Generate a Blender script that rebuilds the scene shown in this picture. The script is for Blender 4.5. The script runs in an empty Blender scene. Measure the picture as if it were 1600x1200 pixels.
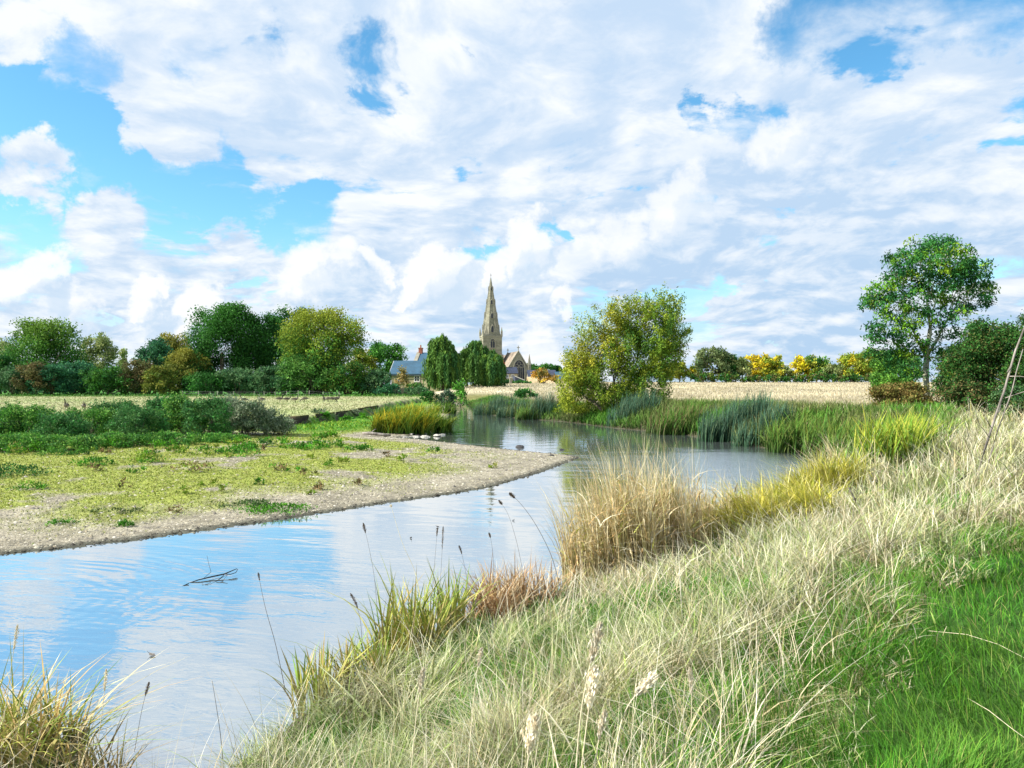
import bpy, math, random
import numpy as np
from mathutils import Vector, Matrix, Quaternion

random.seed(7)
rng = np.random.default_rng(11)
R = math.radians
SC = bpy.context.scene
COL = SC.collection

# ------------------------------------------------------------------ camera
F = 1232.0            # focal length in pixels of the 1600 px wide photograph
H = 3.2               # eye height above the water
cam_d = bpy.data.cameras.new('camera')
cam_d.sensor_width = 36.0
cam_d.lens = 36.0 * F / 1600.0
cam_d.clip_start = 0.05
cam_d.clip_end = 12000
cam = bpy.data.objects.new('camera', cam_d)
cam.location = (0, 0, H)
cam.rotation_euler = (R(90), 0, 0)
COL.objects.link(cam)
SC.camera = cam

# ------------------------------------------------------------------ exposure
SC.view_settings.view_transform = 'Standard'
SC.view_settings.look = 'None'
SC.view_settings.gamma = 1.0
SC.view_settings.use_curve_mapping = False
SC.view_settings.exposure = 0.85
SC.cycles.max_bounces = 6
SC.cycles.diffuse_bounces = 3
SC.cycles.glossy_bounces = 3
SC.cycles.transmission_bounces = 4
SC.cycles.transparent_max_bounces = 6
SC.cycles.caustics_reflective = False
SC.cycles.caustics_refractive = False

# ------------------------------------------------------------------ sun
SUN_EL = 36.0
SUN_AZ = 79.0         # degrees from 'towards the camera' (-Y) round to the left (-X)
sdir = Vector((-math.sin(R(SUN_AZ)) * math.cos(R(SUN_EL)), -math.cos(R(SUN_AZ)) * math.cos(R(SUN_EL)), math.sin(R(SUN_EL))))
sun_d = bpy.data.lights.new('sun', 'SUN')
sun_d.energy = 4.8
sun_d.angle = R(0.55)
sun_d.color = (1.0, 0.94, 0.84)
sun = bpy.data.objects.new('sun', sun_d)
sun.rotation_euler = sdir.to_track_quat('Z', 'Y').to_euler()
sun.location = (-60, -20, 60)
COL.objects.link(sun)


# ------------------------------------------------------------------ node helper
class N:
    def __init__(s, tree):
        s.t = tree
        s.n = tree.nodes
        s.l = tree.links

    def add(s, typ, **kw):
        nd = s.n.new(typ)
        for k, v in kw.items():
            setattr(nd, k, v)
        return nd

    def put(s, sock, v):
        if v is None:
            return
        if hasattr(v, 'is_linked') or isinstance(v, bpy.types.NodeSocket):
            s.l.new(v, sock)
        else:
            sock.default_value = v

    def m(s, op, a, b=None, c=None, clamp=False):
        nd = s.add('ShaderNodeMath', operation=op, use_clamp=clamp)
        s.put(nd.inputs[0], a)
        s.put(nd.inputs[1], b)
        s.put(nd.inputs[2], c)
        return nd.outputs[0]

    def vm(s, op, a, b=None, scale=None):
        nd = s.add('ShaderNodeVectorMath', operation=op)
        s.put(nd.inputs[0], a)
        s.put(nd.inputs[1], b)
        if scale is not None:
            s.put(nd.inputs['Scale'], scale)
        return nd.outputs['Value'] if op in ('DOT_PRODUCT', 'LENGTH', 'DISTANCE') else nd.outputs[0]

    def step(s, v, a, b, lo=0.0, hi=1.0, smooth=True):
        nd = s.add('ShaderNodeMapRange', interpolation_type='SMOOTHSTEP' if smooth else 'LINEAR')
        s.put(nd.inputs[0], v)
        s.put(nd.inputs[1], a)
        s.put(nd.inputs[2], b)
        s.put(nd.inputs[3], lo)
        s.put(nd.inputs[4], hi)
        return nd.outputs[0]

    def noise(s, vec, scale, detail=4, rough=0.55, dist=0.0, color=False, dim='3D', lac=2.0):
        nd = s.add('ShaderNodeTexNoise', noise_dimensions=dim)
        if vec is not None:
            s.put(nd.inputs['Vector'], vec)
        nd.inputs['Scale'].default_value = scale
        nd.inputs['Detail'].default_value = detail
        nd.inputs['Roughness'].default_value = rough
        nd.inputs['Distortion'].default_value = dist
        nd.inputs['Lacunarity'].default_value = lac
        return nd.outputs['Color' if color else 'Fac']

    def mix(s, f, a, b, mode='MIX'):
        nd = s.add('ShaderNodeMix', data_type='RGBA', blend_type=mode)
        s.put(nd.inputs[0], f)
        s.put(nd.inputs[6], a)
        s.put(nd.inputs[7], b)
        return nd.outputs[2]

    def xyz(s, x, y, z):
        nd = s.add('ShaderNodeCombineXYZ')
        s.put(nd.inputs[0], x)
        s.put(nd.inputs[1], y)
        s.put(nd.inputs[2], z)
        return nd.outputs[0]


def pdir(px, py):
    v = Vector(((px - 800) / F, 1.0, (600 - py) / F))
    v.normalize()
    return v


# ------------------------------------------------------------------ sky
def make_world():
    w = bpy.data.worlds.new('World')
    SC.world = w
    w.use_nodes = True
    w.node_tree.nodes.clear()
    g = N(w.node_tree)
    out = g.add('ShaderNodeOutputWorld')
    bg = g.add('ShaderNodeBackground')
    bg.inputs['Strength'].default_value = 0.1
    g.l.new(bg.outputs[0], out.inputs[0])
    sky = g.add('ShaderNodeTexSky', sky_type='NISHITA')
    sky.sun_disc = False
    sky.sun_elevation = R(SUN_EL)
    sky.sun_rotation = R(180 + SUN_AZ)
    sky.altitude = 50
    sky.air_density = 1.0
    sky.dust_density = 0.6
    sky.ozone_density = 1.6
    tc = g.add('ShaderNodeTexCoord')
    d = g.vm('NORMALIZE', tc.outputs['Generated'])
    sp = g.add('ShaderNodeSeparateXYZ')
    g.l.new(d, sp.inputs[0])
    x, y, z = sp.outputs
    # clear sky: the Nishita sky, more saturated as in the photograph
    hs = g.add('ShaderNodeHueSaturation')
    hs.inputs['Saturation'].default_value = 1.22
    hs.inputs['Value'].default_value = 1.15
    hs.inputs['Hue'].default_value = 0.485
    g.l.new(sky.outputs[0], hs.inputs['Color'])
    clear = g.mix(1.0, hs.outputs[0], (0.80, 1.0, 1.08, 1), 'MULTIPLY')
    # cloud sheet, projected on a plane overhead
    zc = g.m('ADD', g.m('MAXIMUM', z, 0.0), 0.24)
    P = g.xyz(g.m('DIVIDE', x, zc), g.m('DIVIDE', y, zc), 0.0)
    warp = g.noise(P, 1.3, 3, 0.5, color=True)
    Pw = g.vm('ADD', P, g.vm('SCALE', g.vm('SUBTRACT', warp, (0.5, 0.5, 0.5)), scale=0.45))
    n1 = g.noise(Pw, 2.3, 9, 0.60)
    n2 = g.noise(g.vm('ADD', Pw, (-0.055, -0.065, 0.0)), 2.3, 8, 0.60)
    nb = g.noise(g.vm('ADD', P, (3.3, 1.7, 0.0)), 0.55, 3, 0.5)
    # gaps of blue, with ragged edges
    wn = g.noise(d, 11.0, 6, 0.65, color=True)
    dw = g.vm('NORMALIZE', g.vm('ADD', d, g.vm('SCALE', g.vm('SUBTRACT', wn, (0.5, 0.5, 0.5)), scale=0.12)))

    def blobs(lst, vec):
        tot = None
        for (px, py, r, k) in lst:
            c = g.vm('DOT_PRODUCT', vec, tuple(pdir(px, py)))
            v = g.step(c, math.cos(R(r)), math.cos(R(r * 0.25)), 0.0, k)
            tot = v if tot is None else g.m('MAXIMUM', tot, v)
        return tot
    holes = blobs([(240, 275, 7.2, 1), (120, 240, 5.6, 1), (330, 290, 4.0, .9), (20, 215, 4.6, 1), (40, 335, 5, 1), (170, 310, 5, 1), (465, 340, 4.2, 1),
                   (410, 322, 3, .8), (585, 78, 3.6, .75), (300, 72, 3.4, .7), (140, 108, 3.4, .9), (1330, 0, 6.5, 1.1), (1270, 35, 5, 1.05), (1370, 45, 5, 1.05),
                   (1450, 35, 4.5, 1), (1520, 5, 4.5, .9), (690, 90, 2.4, .6), (500, 330, 2.6, .7), (420, 60, 2.2, .6), (1560, -20, 5, .8), (1105, 184, 2.0, .8), (1155, 186, 2.4, .95), (1205, 178, 2.0, .8), (870, 222, 2.2, .7),
                   (590, 160, 2.6, .75), (680, 155, 2.6, .7), (640, 120, 2.2, .6), (730, 240, 2.0, .5), (560, 200, 2.2, .6), (1000, 260, 2.6, .5), (1290, 260, 2.4, .45), (1090, 352, 3, .55), (270, 405, 3.4, .6), (600, 372, 3.0, .5),
                   (40, 520, 5, .4), (930, 480, 3.5, .5)], dw)
    puffs = blobs([(268, 212, 2.6, 1), (235, 190, 2.4, .9), (300, 235, 2.0, .8), (35, 268, 2.8, .9), (15, 285, 2.4, .9), (90, 300, 1.6, .5), (200, 228, 1.6, .7), (180, 345, 2.6, .8), (420, 250, 3.0, .8)], dw)
    holes = g.m('MULTIPLY', holes, g.m('SUBTRACT', 1.0, puffs))
    cover = g.step(g.m('ADD', n1, g.m('MULTIPLY', nb, 0.45)), 0.50, 0.74)
    body = blobs([(760, 200, 20, 1), (300, 60, 9, .6), (1300, 300, 17, 1), (1050, 110, 12, 1), (560, 230, 9, .9), (300, 370, 7, .8), (100, 420, 9, .7), (600, 470, 12, .7)], dw)
    dens = g.m('ADD', g.m('MULTIPLY', cover, 0.75), g.m('MULTIPLY', body, 0.50))
    wisp = g.m('MULTIPLY', g.m('SUBTRACT', n1, 0.5), 2.0)
    dens = g.m('ADD', dens, wisp)
    dens = g.m('SUBTRACT', dens, g.m('MULTIPLY', holes, 0.95))
    brk = g.step(g.noise(g.vm('ADD', Pw, (7.7, 2.1, 0.0)), 3.0, 6, 0.6), 0.53, 0.70)
    dens = g.m('SUBTRACT', dens, g.m('MULTIPLY', brk, 0.85))
    dens = g.step(dens, 0.02, 0.62)
    low = g.step(z, 0.20, 0.0, 0.0, 0.8)
    dens = g.m('MAXIMUM', dens, low)
    # light and shade of the clouds
    rel = g.step(g.m('SUBTRACT', n1, n2), -0.10, 0.13)
    thick = g.step(n1, 0.45, 0.78)
    fine = g.noise(Pw, 5.0, 6, 0.6)
    lit = g.m('ADD', g.m('MULTIPLY', rel, 0.85), g.m('MULTIPLY', g.step(fine, 0.35, 0.7), 0.42))
    lit = g.m('SUBTRACT', lit, g.m('MULTIPLY', thick, 0.20))
    grey = blobs([(1250, 400, 15, 1), (1100, 440, 12, .9), (1480, 480, 10, .7), (950, 90, 9, .45), (1000, 520, 9, .5)], dw)
    lit = g.m('SUBTRACT', lit, g.m('MULTIPLY', grey, 0.24), clamp=True)
    shade_c = g.mix(g.step(z, 0.0, 0.4), (2.7, 3.75, 5.0, 1), (3.25, 4.15, 5.3, 1))
    ccol = g.mix(lit, shade_c, (5.45, 5.65, 5.85, 1))
    c1 = g.mix(dens, clear, ccol)
    # heaped cumulus standing low over the horizon
    ca = g.vm('SCALE', g.vm('SUBTRACT', g.noise(d, 5.0, 3, 0.55, color=True), (0.5, 0.5, 0.5)), scale=0.10)
    cw = g.vm('SCALE', g.vm('SUBTRACT', g.noise(d, 16.0, 7, 0.62, color=True), (0.5, 0.5, 0.5)), scale=0.11)
    dc = g.vm('NORMALIZE', g.vm('ADD', g.vm('ADD', d, ca), cw))
    L = [(690, 425, 3.2, 1), (655, 452, 2.6, 1), (722, 448, 2.6, .8), (625, 470, 1.8, .9), (330, 478, 2.8, 1), (292, 492, 2.2, .9), (232, 445, 2.0, .9), (62, 432, 2.2, .8), (20, 450, 2.0, .8),
         (480, 425, 2.6, .7), (535, 425, 2.2, .65), (835, 396, 3.0, .9), (785, 420, 2.2, .8), (885, 480, 1.6, .65), (862, 560, 2.2, .6),
         (1060, 330, 3.0, .62), (1225, 240, 3.0, .62), (985, 375, 2.6, .6), (120, 470, 2.2, .6), (400, 500, 2.4, .5), (580, 430, 1.6, .7)]
    cum = blobs(L, dc)
    up = g.vm('NORMALIZE', g.vm('ADD', dc, (-0.018, 0.0, 0.024)))
    cum2 = blobs(L, up)
    cm = g.step(cum, 0.15, 0.75)
    crel = g.step(g.m('SUBTRACT', cum, cum2), -0.26, 0.30)
    ccum = g.mix(crel, (3.5, 4.35, 5.3, 1), (5.8, 5.85, 5.9, 1))
    c2 = g.mix(g.m('MULTIPLY', cm, 0.88), c1, ccum)
    g.l.new(c2, bg.inputs['Color'])
    w.cycles.sampling_method = 'MANUAL'
    w.cycles.sample_map_resolution = 512


make_world()


# ------------------------------------------------------------------ small maths
def at(px, py, z=0.0):
    """the point on the level z that the photograph shows at this pixel"""
    Y = F * (H - z) / (py - 600.0)
    return ((px - 800) / F * Y, Y)


def xat(px, Y):
    return (px - 800) / F * Y


def zat(py, Y):
    return H + (600 - py) / F * Y


def hash2(i, j, seed):
    n = (i.astype(np.int64) * 374761393 + j.astype(np.int64) * 668265263 + seed * 1442695041) & 0xffffffff
    n = ((n ^ (n >> 13)) * 1274126177) & 0xffffffff
    n = n ^ (n >> 16)
    return (n & 0xffff) / 65535.0


def vnoise(x, y, seed=0):
    xi = np.floor(x)
    yi = np.floor(y)
    u = x - xi
    v = y - yi
    u = u * u * (3 - 2 * u)
    v = v * v * (3 - 2 * v)
    a = hash2(xi, yi, seed)
    b = hash2(xi + 1, yi, seed)
    c = hash2(xi, yi + 1, seed)
    e = hash2(xi + 1, yi + 1, seed)
    return (a * (1 - u) + b * u) * (1 - v) + (c * (1 - u) + e * u) * v


def fbm(x, y, s=1.0, o=4, seed=0):
    x = np.asarray(x, float) * s
    y = np.asarray(y, float) * s
    t = 0
    a = 0.5
    tot = 0
    for k in range(o):
        t = t + a * vnoise(x + 17.3 * k, y - 9.1 * k, seed + k)
        tot += a
        x = x * 2.03
        y = y * 2.03
        a *= 0.5
    return t / tot


def sstep(v, a, b):
    t = np.clip((v - a) / (b - a), 0, 1)
    return t * t * (3 - 2 * t)


def seg_dist(x, y, poly, closed=True):
    n = len(poly)
    best = np.full(x.shape, 1e18)
    idx = np.zeros(x.shape, int)
    for i in range(n if closed else n - 1):
        ax, ay = poly[i]
        bx, by = poly[(i + 1) % n]
        dx, dy = bx - ax, by - ay
        t = np.clip(((x - ax) * dx + (y - ay) * dy) / (dx * dx + dy * dy + 1e-12), 0, 1)
        dd = (x - ax - t * dx) ** 2 + (y - ay - t * dy) ** 2
        b = dd < best
        best = np.where(b, dd, best)
        idx = np.where(b, i, idx)
    return np.sqrt(best), idx


def inside(x, y, poly):
    c = np.zeros(x.shape, bool)
    n = len(poly)
    for i in range(n):
        ax, ay = poly[i]
        bx, by = poly[(i + 1) % n]
        cond = ((ay > y) != (by > y)) & (x < (bx - ax) * (y - ay) / (by - ay + 1e-15) + ax)
        c ^= cond
    return c


# ------------------------------------------------------------------ the river's outline, in plan
LEFT = [at(724, 630), at(714, 634), at(706, 642), at(700, 654), at(694, 668), at(676, 676), at(640, 681), at(622, 684), at(660, 687), at(720, 694), at(790, 702), at(850, 708),
        at(893, 711.5), at(908, 714), at(893, 721), at(850, 737), at(760, 763), at(680, 776), at(600, 787), at(480, 806), at(400, 818), at(200, 846), at(0, 868),
        (-12.5, 12.4), (-20, 9.8), (-38, 4.0), (-80, -8.0)]
RIGHT = [(-80, -22.0), (-36, -9.0), (-14, 1.6), (-8.0, 4.6), (-5.6, 5.6), (-4.9, 6.3), (-4.0, 6.75), (-3.4, 6.5), (-2.95, 5.9), (-2.5, 5.9), at(420, 1170), at(500, 1096), at(600, 1035), at(720, 982), at(830, 945),
         at(885, 925), at(990, 880), at(1110, 835), at(1220, 785), at(1300, 755), at(1345, 738), at(1335, 716), at(1280, 706), at(1200, 701), at(1150, 692),
         at(1100, 684), at(1040, 675), at(960, 669), at(900, 661), at(870, 658), at(810, 654), at(762, 648), at(742, 642), at(734, 635)]
RIVER = LEFT + RIGHT
NL = len(LEFT)
# edge of the raised meadow on the left
EDGE = [(-160, 30), at(-200, 676, .9), at(0, 667, .9), at(120, 660, .9), at(220, 654, .9), at(330, 650, .9), at(420, 652, .9), at(470, 651, .9), at(505, 647, .9), at(540, 643, .9),
        at(572, 637, .9), at(592, 634, .9), at(606, 629, .9), at(640, 624, .9), at(675, 620, .9)]
MEADOW = EDGE + [(-18, 170), (-60, 400), (-4000, 3000), (-4000, 30)]
PATH = [at(1215, 1240, 1.45), at(1335, 1065, 1.45), at(1400, 985, 1.45), at(1515, 866, 1.5), at(1620, 850, 1.5), (14, 8.5), (9, 1.5), (4, -6), (-1.2, -6), (-0.2, 1.0)]


def geo(x, y):
    x = np.asarray(x, float)
    y = np.asarray(y, float)
    d, i = seg_dist(x, y, RIVER)
    ins = inside(x, y, RIVER)
    left = (i < NL)
    left = np.where((y > 128) & (x > -16), False, left) | inside(x, y, MEADOW)
    return d, ins, left


def ground(x, y):
    x = np.asarray(x, float)
    y = np.asarray(y, float)
    d, ins, left = geo(x, y)
    # left: gravel bar and meadow
    bar = 0.02 + 0.045 * d - 0.0010 * d * d
    bar = np.where(d > 18, 0.02 + 0.045 * 18 - 0.001 * 324, bar)
    bar = np.minimum(bar, 0.42) + 0.05 * (fbm(x, y, 0.5, 3, 5) - 0.5) * sstep(d, 0.3, 2)
    md, _ = seg_dist(x, y, EDGE, closed=False)
    mi = inside(x, y, MEADOW)
    s = np.where(mi, md, -md) + 1.2 * (fbm(x, y, 0.45, 3, 9) - 0.5)
    wide = np.where(x < -24, 3.2, 0.45)
    k = sstep(s, -wide, 0.15)
    zl = bar * (1 - k) + (0.9 + 0.08 * (fbm(x, y, 0.12, 3, 3) - 0.5)) * k
    # right: steep bank, then land rising gently to the village
    A = 1.52 + np.clip((y - 55) / 190, 0, 1) * 2.1
    wd = 1.9 + np.clip((y - 45) / 70, 0, 1) * 6
    steep = 1 - np.exp(-d / wd)
    gentle = sstep(d, -0.6, 6.2) * .97 + .02
    kg = sstep(y, 21, 14)
    zr = A * (steep * (1 - kg) + gentle * kg) + 0.22 * (fbm(x, y, 0.35, 4, 2) - 0.5) * sstep(d, 0.2, 1.5)
    bb = sstep(y, 100, 150) * sstep(x, -6, -24)
    zr = zr * (1 - bb) + 0.9 * bb
    z = np.where(left, zl, zr)
    zi = -0.03 - np.minimum(0.16 * d, 0.8)
    return np.where(ins, zi, z)


def gz(x, y):
    return float(ground(np.array([x]), np.array([y]))[0])


# ------------------------------------------------------------------ materials
def mat(name):
    m = bpy.data.materials.new(name)
    m.use_nodes = True
    m.node_tree.nodes.clear()
    g = N(m.node_tree)
    out = g.add('ShaderNodeOutputMaterial')
    return m, g, out


def foliage_mat(name, trans=0.3, rough=0.55, spec=0.25, var=0.25):
    m, g, out = mat(name)
    a = g.add('ShaderNodeAttribute', attribute_name='col')
    c = a.outputs['Color']
    geo_n = g.add('ShaderNodeNewGeometry')
    nz = g.noise(geo_n.outputs['Position'], 6.0, 2, 0.5)
    c = g.mix(1.0, c, g.xyz(*([g.step(nz, 0.3, 0.7, 1 - var, 1 + var)] * 3)), 'MULTIPLY')
    p = g.add('ShaderNodeBsdfPrincipled')
    g.l.new(c, p.inputs['Base Color'])
    p.inputs['Roughness'].default_value = rough
    p.inputs['Specular IOR Level'].default_value = spec
    t = g.add('ShaderNodeBsdfTranslucent')
    g.l.new(c, t.inputs['Color'])
    mx = g.add('ShaderNodeMixShader')
    mx.inputs[0].default_value = trans
    g.l.new(p.outputs[0], mx.inputs[1])
    g.l.new(t.outputs[0], mx.inputs[2])
    g.l.new(mx.outputs[0], out.inputs[0])
    return m


def attr_mat(name, nscale=9.0, var=0.35, rough=0.9, bump=0.4, bdist=0.05, detail=6):
    m, g, out = mat(name)
    a = g.add('ShaderNodeAttribute', attribute_name='col')
    tc = g.add('ShaderNodeTexCoord')
    n = g.noise(tc.outputs['Object'], nscale, detail, 0.65)
    n2 = g.noise(tc.outputs['Object'], nscale * 0.17, 4, 0.6)
    f = g.m('MULTIPLY', g.step(n, 0.25, 0.75, 1 - var, 1 + var), g.step(n2, 0.3, 0.7, 1 - var * .5, 1 + var * .5))
    c = g.mix(1.0, a.outputs['Color'], g.xyz(f, f, f), 'MULTIPLY')
    p = g.add('ShaderNodeBsdfPrincipled')
    g.l.new(c, p.inputs['Base Color'])
    p.inputs['Roughness'].default_value = rough
    p.inputs['Specular IOR Level'].default_value = 0.2
    b = g.add('ShaderNodeBump')
    b.inputs['Strength'].default_value = bump
    b.inputs['Distance'].default_value = bdist
    g.l.new(n, b.inputs['Height'])
    g.l.new(b.outputs[0], p.inputs['Normal'])
    g.l.new(p.outputs[0], out.inputs[0])
    return m


def plain_mat(name, col, rough=0.8, spec=0.3, nscale=2.0, var=0.2, bump=0.2, streak=(1, 1, 1)):
    m, g, out = mat(name)
    tc = g.add('ShaderNodeTexCoord')
    v = g.vm('MULTIPLY', tc.outputs['Object'], streak)
    n = g.noise(v, nscale, 6, 0.65)
    n2 = g.noise(v, nscale * 0.2, 3, 0.6)
    f = g.m('MULTIPLY', g.step(n, 0.25, 0.75, 1 - var, 1 + var), g.step(n2, 0.3, 0.7, 1 - var, 1 + var))
    c = g.mix(1.0, (*col, 1), g.xyz(f, f, f), 'MULTIPLY')
    p = g.add('ShaderNodeBsdfPrincipled')
    g.l.new(c, p.inputs['Base Color'])
    p.inputs['Roughness'].default_value = rough
    p.inputs['Specular IOR Level'].default_value = spec
    b = g.add('ShaderNodeBump')
    b.inputs['Strength'].default_value = bump
    b.inputs['Distance'].default_value = 0.05
    g.l.new(n, b.inputs['Height'])
    g.l.new(b.outputs[0], p.inputs['Normal'])
    g.l.new(p.outputs[0], out.inputs[0])
    return m


M = {}
M['leaf'] = foliage_mat('leaves', 0.26, 0.6, 0.10)
M['grass'] = foliage_mat('grass_blades', 0.17, 0.6, 0.2)
M['soil'] = attr_mat('ground_cover', 5.0, 0.38, 0.95, 0.5, 0.06)
M['gravel'] = attr_mat('gravel_ground', 16.0, 0.5, 0.95, 0.8, 0.05, 8)
M['far'] = attr_mat('dry_meadow', 1.2, 0.28, 0.95, 0.3, 0.1, 8)
M['pebble'] = attr_mat('pebble_stone', 30.0, 0.3, 0.85, 0.2, 0.01)
M['bark'] = plain_mat('bark', (0.17, 0.145, 0.10), 0.9, 0.2, 9.0, 0.4, 0.6, (1, 1, .25))
M['palebark'] = plain_mat('pale_bark', (0.46, 0.46, 0.34), 0.85, 0.2, 9.0, 0.35, 0.5, (1, 1, .3))
M['deadwood'] = plain_mat('dead_wood', (0.24, 0.215, 0.19), 0.85, 0.2, 14.0, 0.45, 0.6, (1, 1, .15))
M['darkwood'] = plain_mat('wet_wood', (0.022, 0.018, 0.016), 0.6, 0.3, 10.0, 0.3, 0.3)
M['stone'] = plain_mat('limestone', (0.245, 0.235, 0.18), 0.9, 0.2, 1.1, 0.24, 0.3, (1, 1, 2.2))
M['stone2'] = plain_mat('cut_limestone', (0.31, 0.295, 0.235), 0.9, 0.2, 1.5, 0.16, 0.2)
M['wall'] = plain_mat('cottage_stone', (0.46, 0.39, 0.25), 0.9, 0.2, 2.2, 0.22, 0.3, (1, 1, 2.5))
M['brick'] = plain_mat('red_brick', (0.36, 0.13, 0.08), 0.9, 0.2, 3.0, 0.25, 0.3)
M['timber'] = plain_mat('orange_timber', (0.42, 0.21, 0.08), 0.7, 0.3, 5.0, 0.25, 0.2, (1, 1, .2))
M['slate'] = plain_mat('blue_slate', (0.032, 0.095, 0.155), 0.6, 0.5, 3.0, 0.16, 0.2)
M['darkslate'] = plain_mat('dark_slate', (0.04, 0.05, 0.085), 0.55, 0.5, 3.0, 0.2, 0.2)
M['rooftile'] = plain_mat('stone_tile', (0.25, 0.205, 0.165), 0.9, 0.2, 1.6, 0.35, 0.3)
M['paleroof'] = plain_mat('pale_pantile', (0.55, 0.42, 0.24), 0.9, 0.2, 1.6, 0.2, 0.3)
M['glass'] = plain_mat('dark_glass', (0.016, 0.018, 0.03), 0.25, 0.5, 1.0, 0.2, 0.0)
M['white'] = plain_mat('white_paint', (0.78, 0.76, 0.72), 0.6, 0.3, 2.0, 0.06, 0.05)
M['rock'] = plain_mat('grey_rock', (0.40, 0.38, 0.33), 0.85, 0.25, 9.0, 0.35, 0.5)
M['darkrock'] = plain_mat('wet_dark_rock', (0.05, 0.045, 0.045), 0.45, 0.4, 9.0, 0.35, 0.4)
M['darkstem'] = plain_mat('dark_dry_stem', (.12, .10, .075), .8, .2, 12.0, .2, .1)
M['straw'] = plain_mat('bleached_straw', (.74, .66, .46), .7, .3, 12.0, .15, .1)
M['post'] = plain_mat('weathered_post', (0.46, 0.42, 0.34), 0.9, 0.2, 6.0, 0.25, 0.3)
M['wire'] = plain_mat('fence_wire', (0.25, 0.25, 0.25), 0.5, 0.5, 3.0, 0.1, 0.0)
M['plumage'] = attr_mat('plumage', 30.0, 0.2, 0.8, 0.1, 0.01)
M['gooseleg'] = plain_mat('goose_leg', (0.03, 0.03, 0.03), 0.6, 0.3, 3.0, 0.1, 0.0)


def water_mat():
    m, g, out = mat('river_water')
    tc = g.add('ShaderNodeTexCoord')
    o = tc.outputs['Object']
    sp = g.add('ShaderNodeSeparateXYZ')
    g.l.new(o, sp.inputs[0])
    rot = g.add('ShaderNodeVectorRotate', rotation_type='Z_AXIS')
    g.l.new(o, rot.inputs['Vector'])
    rot.inputs['Angle'].default_value = R(14)
    v = g.vm('MULTIPLY', rot.outputs[0], (0.55, 1.6, 1.0))
    n1 = g.noise(v, 0.9, 2, 0.4, 0.3)
    v2 = g.vm('MULTIPLY', rot.outputs[0], (1.3, 4.2, 1.0))
    n2 = g.noise(v2, 1.5, 3, 0.5, 0.4)
    # rings spreading from where something has broken the surface
    c = at(330, 868)
    dist = g.vm('DISTANCE', o, (c[0] - 2.6, c[1] - 3.6, 0.0))
    ring = g.m('SINE', g.m('MULTIPLY', g.m('ADD', dist, g.m('MULTIPLY', n1, 0.35)), 24.0))
    rmask = g.m('MULTIPLY', g.step(dist, 1.4, 2.4), g.step(dist, 4.6, 3.4))
    cc = at(300, 895)
    rmask = g.m('MULTIPLY', rmask, g.step(g.vm('DISTANCE', o, (cc[0], cc[1], 0.0)), 3.4, 1.0))
    # breezy water in the far pool
    c2 = at(1150, 725)
    d2 = g.vm('DISTANCE', o, (c2[0], c2[1], 0.0))
    v3 = g.vm('MULTIPLY', o, (1.0, 2.6, 1.0))
    n3 = g.noise(v3, 3.2, 3, 0.55, 0.2)
    pm = g.step(g.m('ADD', d2, g.m('MULTIPLY', g.m('SUBTRACT', n1, .5), 9.0)), 9.5, 4.0)
    sp_y = sp.outputs[1]
    near = g.step(sp_y, 24.0, 9.0, 0.0, 1.0)
    h = g.m('ADD', g.m('MULTIPLY', n1, 0.013), g.m('MULTIPLY', n2, g.m('ADD', g.m('MULTIPLY', near, 0.0042), 0.0009)))
    h = g.m('ADD', h, g.m('MULTIPLY', ring, g.m('MULTIPLY', rmask, 0.0013)))
    h = g.m('ADD', h, g.m('MULTIPLY', n3, g.m('MULTIPLY', pm, 0.030)))
    b = g.add('ShaderNodeBump')
    b.inputs['Strength'].default_value = 1.0
    b.inputs['Distance'].default_value = 1.0
    g.l.new(h, b.inputs['Height'])
    gl = g.add('ShaderNodeBsdfGlossy')
    g.l.new(g.m('MULTIPLY_ADD', pm, 0.16, 0.025), gl.inputs['Roughness'])
    gl.inputs['Color'].default_value = (0.97, 0.985, 1.0, 1)
    g.l.new(b.outputs[0], gl.inputs['Normal'])
    df = g.add('ShaderNodeBsdfDiffuse')
    df.inputs['Color'].default_value = (0.15, 0.18, 0.17, 1)
    fr = g.add('ShaderNodeFresnel')
    fr.inputs['IOR'].default_value = 1.45
    g.l.new(b.outputs[0], fr.inputs['Normal'])
    f = g.m('MULTIPLY_ADD', fr.outputs[0], 0.40, 0.60, clamp=True)
    mx = g.add('ShaderNodeMixShader')
    g.l.new(f, mx.inputs[0])
    g.l.new(df.outputs[0], mx.inputs[1])
    g.l.new(gl.outputs[0], mx.inputs[2])
    g.l.new(mx.outputs[0], out.inputs[0])
    return m


M['water'] = water_mat()


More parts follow.
